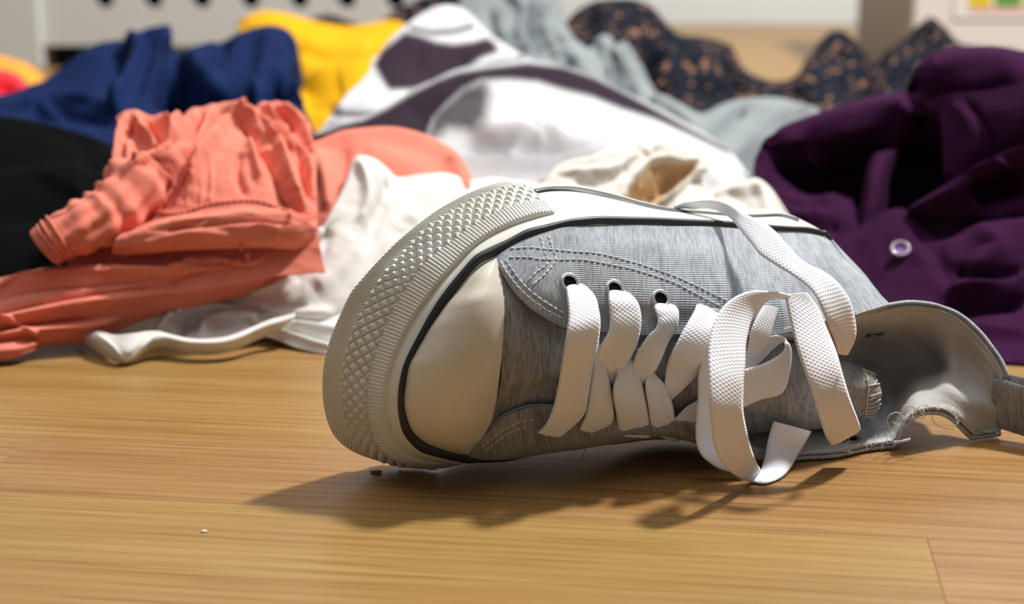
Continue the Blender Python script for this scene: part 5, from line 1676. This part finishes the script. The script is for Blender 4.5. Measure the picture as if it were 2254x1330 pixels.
patch('fold', [
 [(2086,430,.99),(2130,400,.985),(2180,372,.98),(2260,335,.975),(2460,290,.97)],
 [(2084,360,1.0),(2130,340,.985),(2180,320,.978),(2260,290,.97),(2460,250,.97)],
 [(2078,290,1.015),(2120,270,.997),(2175,255,.985),(2260,235,.975),(2460,210,.97)],
 [(2050,215,1.04),(2110,205,1.015),(2170,200,1.0),(2260,185,.985),(2460,170,.98)],
], M['purple'], pur, nr=120, nc=160, th=.002, strokes=[([(2130,225),(2170,280),(2196,340)], 6, -.006, 'c'), ([(2100,225),(2140,280),(2150,350)], 14, .003), ([(2086,250),(2086,330),(2088,400)], 10, .003)], wrinkle=[(.9, .03, .08, .001, 239)])
patch('placket', [
 [(1995,472,.972),(2060,480,.962),(2120,490,.955),(2200,500,.95),(2280,492,.95),(2460,480,.95)],
 [(1998,466,.965),(2060,458,.955),(2120,458,.948),(2190,486,.942),(2270,476,.942),(2460,460,.942)],
 [(2000,460,.962),(2060,434,.950),(2120,416,.944),(2180,420,.944),(2260,400,.946),(2460,380,.95)],
 [(2006,454,.965),(2070,414,.953),(2130,376,.948),(2190,346,.948),(2260,318,.950),(2460,270,.955)],
], M['purple'], pur, nr=90, nc=170, th=.002, strokes=[([(2150,440),(2200,415),(2280,395)], 28, -.028), ([(2190,350),(2240,385),(2280,400)], 8, .004)], wrinkle=[(.9, .04, .03, .0008, 241)])
bpos = None
M['button'] = new_mat('pearly_lilac_button', (0.26, 0.13, 0.42), .12, .8)[0]
M['button_rim'] = new_mat('pearly_rim', (0.75, 0.72, 0.70), .15, .8)[0]
pb_dir = -FWD * .75 + np.array([-.15, 0, .75]); pb_dir /= np.linalg.norm(pb_dir)
def lathe(name, p, axis, prof, mat, parent, seg=40):
    axis = axis / np.linalg.norm(axis)
    a = np.cross(axis, np.array([0, 0, 1.0])); a /= np.linalg.norm(a); b = np.cross(axis, a)
    V = []; Fc = []
    for t in np.linspace(0, 2 * np.pi, seg, endpoint=False):
        for (r_, z) in prof: V.append(p + (a * math.cos(t) + b * math.sin(t)) * r_ + axis * z)
    k = len(prof)
    for i in range(seg):
        i2 = (i + 1) % seg
        for j in range(k - 1): Fc.append((i * k + j, i2 * k + j, i2 * k + j + 1, i * k + j + 1))
    return add_obj(name, raw_mesh(name, V, Fc), mat, parent)
dg = bpy.context.evaluated_depsgraph_get()
dg.update()
r0 = ray(1982, 551); r0 /= np.linalg.norm(r0)
pur_body = [c for c in pur.children if c.name.startswith('front_edge')][0]
pur_body['label'] = 'buttoned front edge of the cardigan'
okh, loch, nh, ih = pur_body.ray_cast(Vector(CAMP) - pur_body.matrix_world.translation, Vector(r0))
ploc = np.array(pur_body.matrix_world @ loch) if okh else at(1982, 551, .94)
ploc = ploc - r0 * .0035
but = lathe('button', ploc, pb_dir, [(0.0, .0005), (.0022, .0005), (.0031, .0010), (.0040, .0020), (.0050, .0022), (.0056, .0014), (.0058, .0003), (.0053, -.0010), (0, -.0012)], M['button'], pur)
but['label'] = 'round pearly lilac button'
lathe('button_rim', ploc, pb_dir, [(.0047, .0021), (.0050, .0026), (.0055, .0024), (.0058, .0014), (.0056, .0010)], M['button_rim'], but)
for dx_, dy_ in ((-.0012, .0012), (.0012, .0012), (-.0012, -.0012), (.0012, -.0012)):
    a = np.cross(pb_dir, np.array([0, 0, 1.0])); a /= np.linalg.norm(a); b = np.cross(pb_dir, a)
    lathe('thread_hole', ploc + a * dx_ + b * dy_ + pb_dir * .0008, pb_dir, [(0, 0), (.0005, .00005), (.0007, -.0002)], M['hole'], but, seg=12)
# ================================================================== ROOM
M['wall'] = new_mat('off_white_wall_paint', (0.55, 0.545, 0.52), .8, .2)[0]
M['board'] = new_mat('white_lacquer', (0.60, 0.63, 0.63), .45, .4)[0]
M['cab'] = new_mat('white_cabinet_lacquer', (0.74, 0.74, 0.76), .4, .4)[0]
M['cab_shade'] = new_mat('painted_cabinet_shade', (0.36, 0.32, 0.28), .6, .3)[0]  # white cabinet side darkened to taupe, its shade put into the colour
M['dark_in'] = new_mat('dark_inside', (0.02, 0.018, 0.016), .9, .1)[0]
M['teal'] = new_mat('teal_toy', (0.0, 0.16, 0.15), .5, .4)[0]
WY = 3.92
wall = box('wall_back', (-4, 4, WY, WY + .1, 0, 2.5), M['wall']); wall['kind'] = 'structure'
bb = box('baseboard_back', (-4, 4, WY - .014, WY, 0, .07), M['board'], None, .003); bb['kind'] = 'structure'

# white furniture with a row of round holes
FY = 2.66
furn = empty('cabinet', (-.45, FY, 0), 'low white lacquered cabinet on legs with a row of round holes, behind the clothes', 'cabinet')
def px2x(px, Y): return (px - 1127) / F_PX * Y / _c * (_c)  # near enough on this short span
def zat(py, Y): return at(1127, py, Y)[2]
X0 = at(-160, 60, FY)[0]; XP = at(92, 60, FY)[0]; XE = at(1080, 60, FY)[0]
zb = zat(100, FY); zt = zb + .34
hole_z = zat(-4, FY); hr = .0160
hx = [at(px, 0, FY)[0] for px in (120, 229, 337, 443, 551, 659, 763, 870, 977)]
# front board with real holes: cells, each hole a ring joined to its square
th_b = .018
def board_with_holes(x0, x1, z0, z1, holes, r, yf, th):
    half = .030; seg = 32
    cuts = sorted(h for h in holes if x0 + half < h < x1 - half)
    V = []; Fc = []
    def quad(a, b, c, d, y):
        o = len(V); V.extend([(a, y, b), (c, y, b), (c, y, d), (a, y, d)])
        Fc.append((o, o + 1, o + 2, o + 3) if y == yf else (o + 3, o + 2, o + 1, o))
    for y in (yf, yf + th):
        x = x0
        for h in cuts:
            quad(x, z0, h - half, z1, y)
            quad(h - half, z0, h + half, hole_z - half, y)
            quad(h - half, hole_z + half, h + half, z1, y)
            o = len(V)
            for i in range(seg):
                a = 2 * math.pi * i / seg
                V.append((h + r * math.cos(a), y, hole_z + r * math.sin(a)))
            for i in range(seg):
                a = 2 * math.pi * i / seg; c_, s_ = math.cos(a), math.sin(a); k = half / max(abs(c_), abs(s_))
                V.append((h + k * c_, y, hole_z + k * s_))
            for i in range(seg):
                j = (i + 1) % seg
                f_ = (o + i, o + seg + i, o + seg + j, o + j)
                Fc.append(f_ if y == yf else f_[::-1])
            x = h + half
        quad(x, z0, x1, z1, y)
    for h in cuts:
        o = len(V)
        for y in (yf, yf + th):
            for i in range(seg):
                a = 2 * math.pi * i / seg
                V.append((h + r * math.cos(a), y, hole_z + r * math.sin(a)))
        for i in range(seg):
            j = (i + 1) % seg
            Fc.append((o + i, o + j, o + seg + j, o + seg + i))
    for (a, b, c, d) in (((x0, z0), (x1, z0), 0, 0), ((x1, z0), (x1, z1), 0, 0), ((x1, z1), (x0, z1), 0, 0), ((x0, z1), (x0, z0), 0, 0)):
        o = len(V); V.extend([(a[0], yf, a[1]), (b[0], yf, b[1]), (b[0], yf + th, b[1]), (a[0], yf + th, a[1])]); Fc.append((o + 3, o + 2, o + 1, o))
    return V, Fc
V_, F_ = board_with_holes(XP, XE, zb, zt, hx, hr, FY, th_b)
add_obj('front_board', raw_mesh('front_board', V_, F_, None, False), M['board'], furn)
post = box('leg', (X0, XP, FY - .012, FY + .06, 0, zt + .02), M['board'], furn, .003)
box('leg', (XE, XE + .07, FY - .012, FY + .06, 0, zt + .02), M['board'], furn, .003)
box('leg', (X0, XP, FY + .44, FY + .5, 0, zt + .02), M['board'], furn, .003)
box('leg', (XE, XE + .07, FY + .44, FY + .5, 0, zt + .02), M['board'], furn, .003)
box('back_panel', (XP, XE, FY + .46, FY + .48, .01, zt), M['dark_in'], furn)
box('bottom_panel', (XP, XE, FY + th_b, FY + .46, zb, zb + .012), M['dark_in'], furn)
box('top_panel', (X0, XE + .07, FY - .015, FY + .51, zt + .02, zt + .04), M['board'], furn, .003)
box('side_panel', (X0 + .01, X0 + .03, FY + .06, FY + .44, zb, zt + .02), M['board'], furn)
box('side_panel', (XE + .04, XE + .06, FY + .06, FY + .44, zb, zt + .02), M['board'], furn)
# something teal stored behind one of the holes
tb_ = at(763, -2, FY + .045)
tl = lathe('storage_box', tb_ - np.array([0, 0, .03]) , np.array([0, 0, 1.0]), [(0, -.02), (.022, -.02), (.024, -.015), (.022, .06), (.018, .065), (0, .065)], M['teal'], None)
tl['label'] = 'teal round pot seen through a hole of the white cabinet'; tl['category'] = 'pot'; tl.name = 'pot'

# tall white cabinet at the right, its side's shade painted in as taupe
def prism(name, pts, z0, z1, mat, parent):
    n = len(pts)
    V = [(x, y, z0) for x, y in pts] + [(x, y, z1) for x, y in pts]
    Fc = [tuple(range(n - 1, -1, -1)), tuple(range(n, 2 * n))] + [(i, (i + 1) % n, n + (i + 1) % n, n + i) for i in range(n)]
    return add_obj(name, raw_mesh(name, V, Fc, None, False), mat, parent)
c1 = at(2002, 150, 2.50); c0 = at(1884, 110, 3.15)
cab = empty('cabinet', (c1[0] + .4, 2.8, 0), 'white cabinet at the upper right with a card showing yellow and green squares', 'cabinet')
prism('side_panel', [(c1[0], c1[1]), (c1[0] + .02, c1[1]), (c0[0] + .02, c0[1]), (c0[0], c0[1])], 0, .42, M['cab_shade'], cab)
prism('door', [(c1[0], c1[1] - .018), (c1[0] + .75, c1[1] - .018), (c1[0] + .75, c1[1]), (c1[0], c1[1])], .02, .42, M['cab'], cab)
prism('body', [(c1[0] + .021, c1[1] + .001), (c1[0] + .75, c1[1] + .001), (c0[0] + .75, c0[1]), (c0[0] + .021, c0[1])], .0, .42, M['cab'], cab)
cy = c1[1] - .018
def cardrect(name, px0, py0, px1, py1, mat, parent, dy=.001, th=.001):
    a = at(px0, py1, cy); b = at(px1, py0, cy)
    return box(name, (a[0], b[0], cy - dy - th, cy - dy, a[2], b[2]), mat, parent)
M['grey_line'] = new_mat('grey_print_line', (.42, .42, .45), .6)[0]
M['p_yellow'] = new_mat('yellow_print', (.75, .60, .02), .5)[0]
M['p_green'] = new_mat('green_print', (.10, .35, .06), .5)[0]
M['p_red'] = new_mat('pink_print', (.75, .45, .40), .5)[0]
M['card'] = new_mat('white_card', (.78, .78, .80), .5)[0]
cc = at(2190, -100, cy)
card = empty('picture_card', (cc[0], cy, cc[2]), 'white card with grey frame and yellow and green squares on the cabinet door', 'card')
cardrect('frame', 2094, -330, 2330, 46, M['grey_line'], card, 0, .0008)
cardrect('sheet', 2098, -326, 2326, 42, M['card'], card, .0008, .0008)
for q, (a0, a1, mt) in enumerate(((2130, 2184, 'p_yellow'), (2188, 2250, 'p_green'), (2254, 2300, 'p_yellow'))):
    for k in range(4):
        mt2 = mt if k % 2 == 0 else {'p_yellow': 'p_green', 'p_green': 'p_yellow'}[mt]
        cardrect('square', a0, -40 - 60 * k + 0, a1, 14 - 60 * k, M[mt2], card, .0016, .0006)
cardrect('print_line', 2132, 16, 2300, 26, M['p_red'], card, .0016, .0005)

# little bits lying on the floor
M['chip'] = new_mat('brown_crumb', (.24, .18, .10), .8)[0]
def crumb(px, py, r_, mat, label, seed):
    p = ground(px, py, 0)
    V = []; Fc = []
    g = np.random.default_rng(seed)
    seg, rg = 12, 6
    for i in range(rg + 1):
        ph = math.pi * i / rg
        for j in range(seg):
            t = 2 * math.pi * j / seg
            k = 1 + .28 * (g.random() - .5)
            V.append((p[0] + r_[0] * k * math.sin(ph) * math.cos(t), p[1] + r_[1] * k * math.sin(ph) * math.sin(t), max(.0001, r_[2] * (1 + math.cos(ph)) * .5 * k)))
    for i in range(rg):
        for j in range(seg):
            j2 = (j + 1) % seg
            Fc.append((i * seg + j, (i + 1) * seg + j, (i + 1) * seg + j2, i * seg + j2))
    o = add_obj('crumb', raw_mesh('crumb', V, Fc), mat)
    o['label'] = label; o['category'] = 'crumb'
crumb(828, 1041, (.0027, .0019, .0010), M['chip'], 'small brown crumb on the floor below the toe bumper', 3)
M['crumb_pale'] = new_mat('pale_crumb', (.62, .55, .42), .8)[0]
crumb(449, 1171, (.0013, .0012, .0006), M['crumb_pale'], 'tiny pale speck on the bare floor at the lower left', 4)
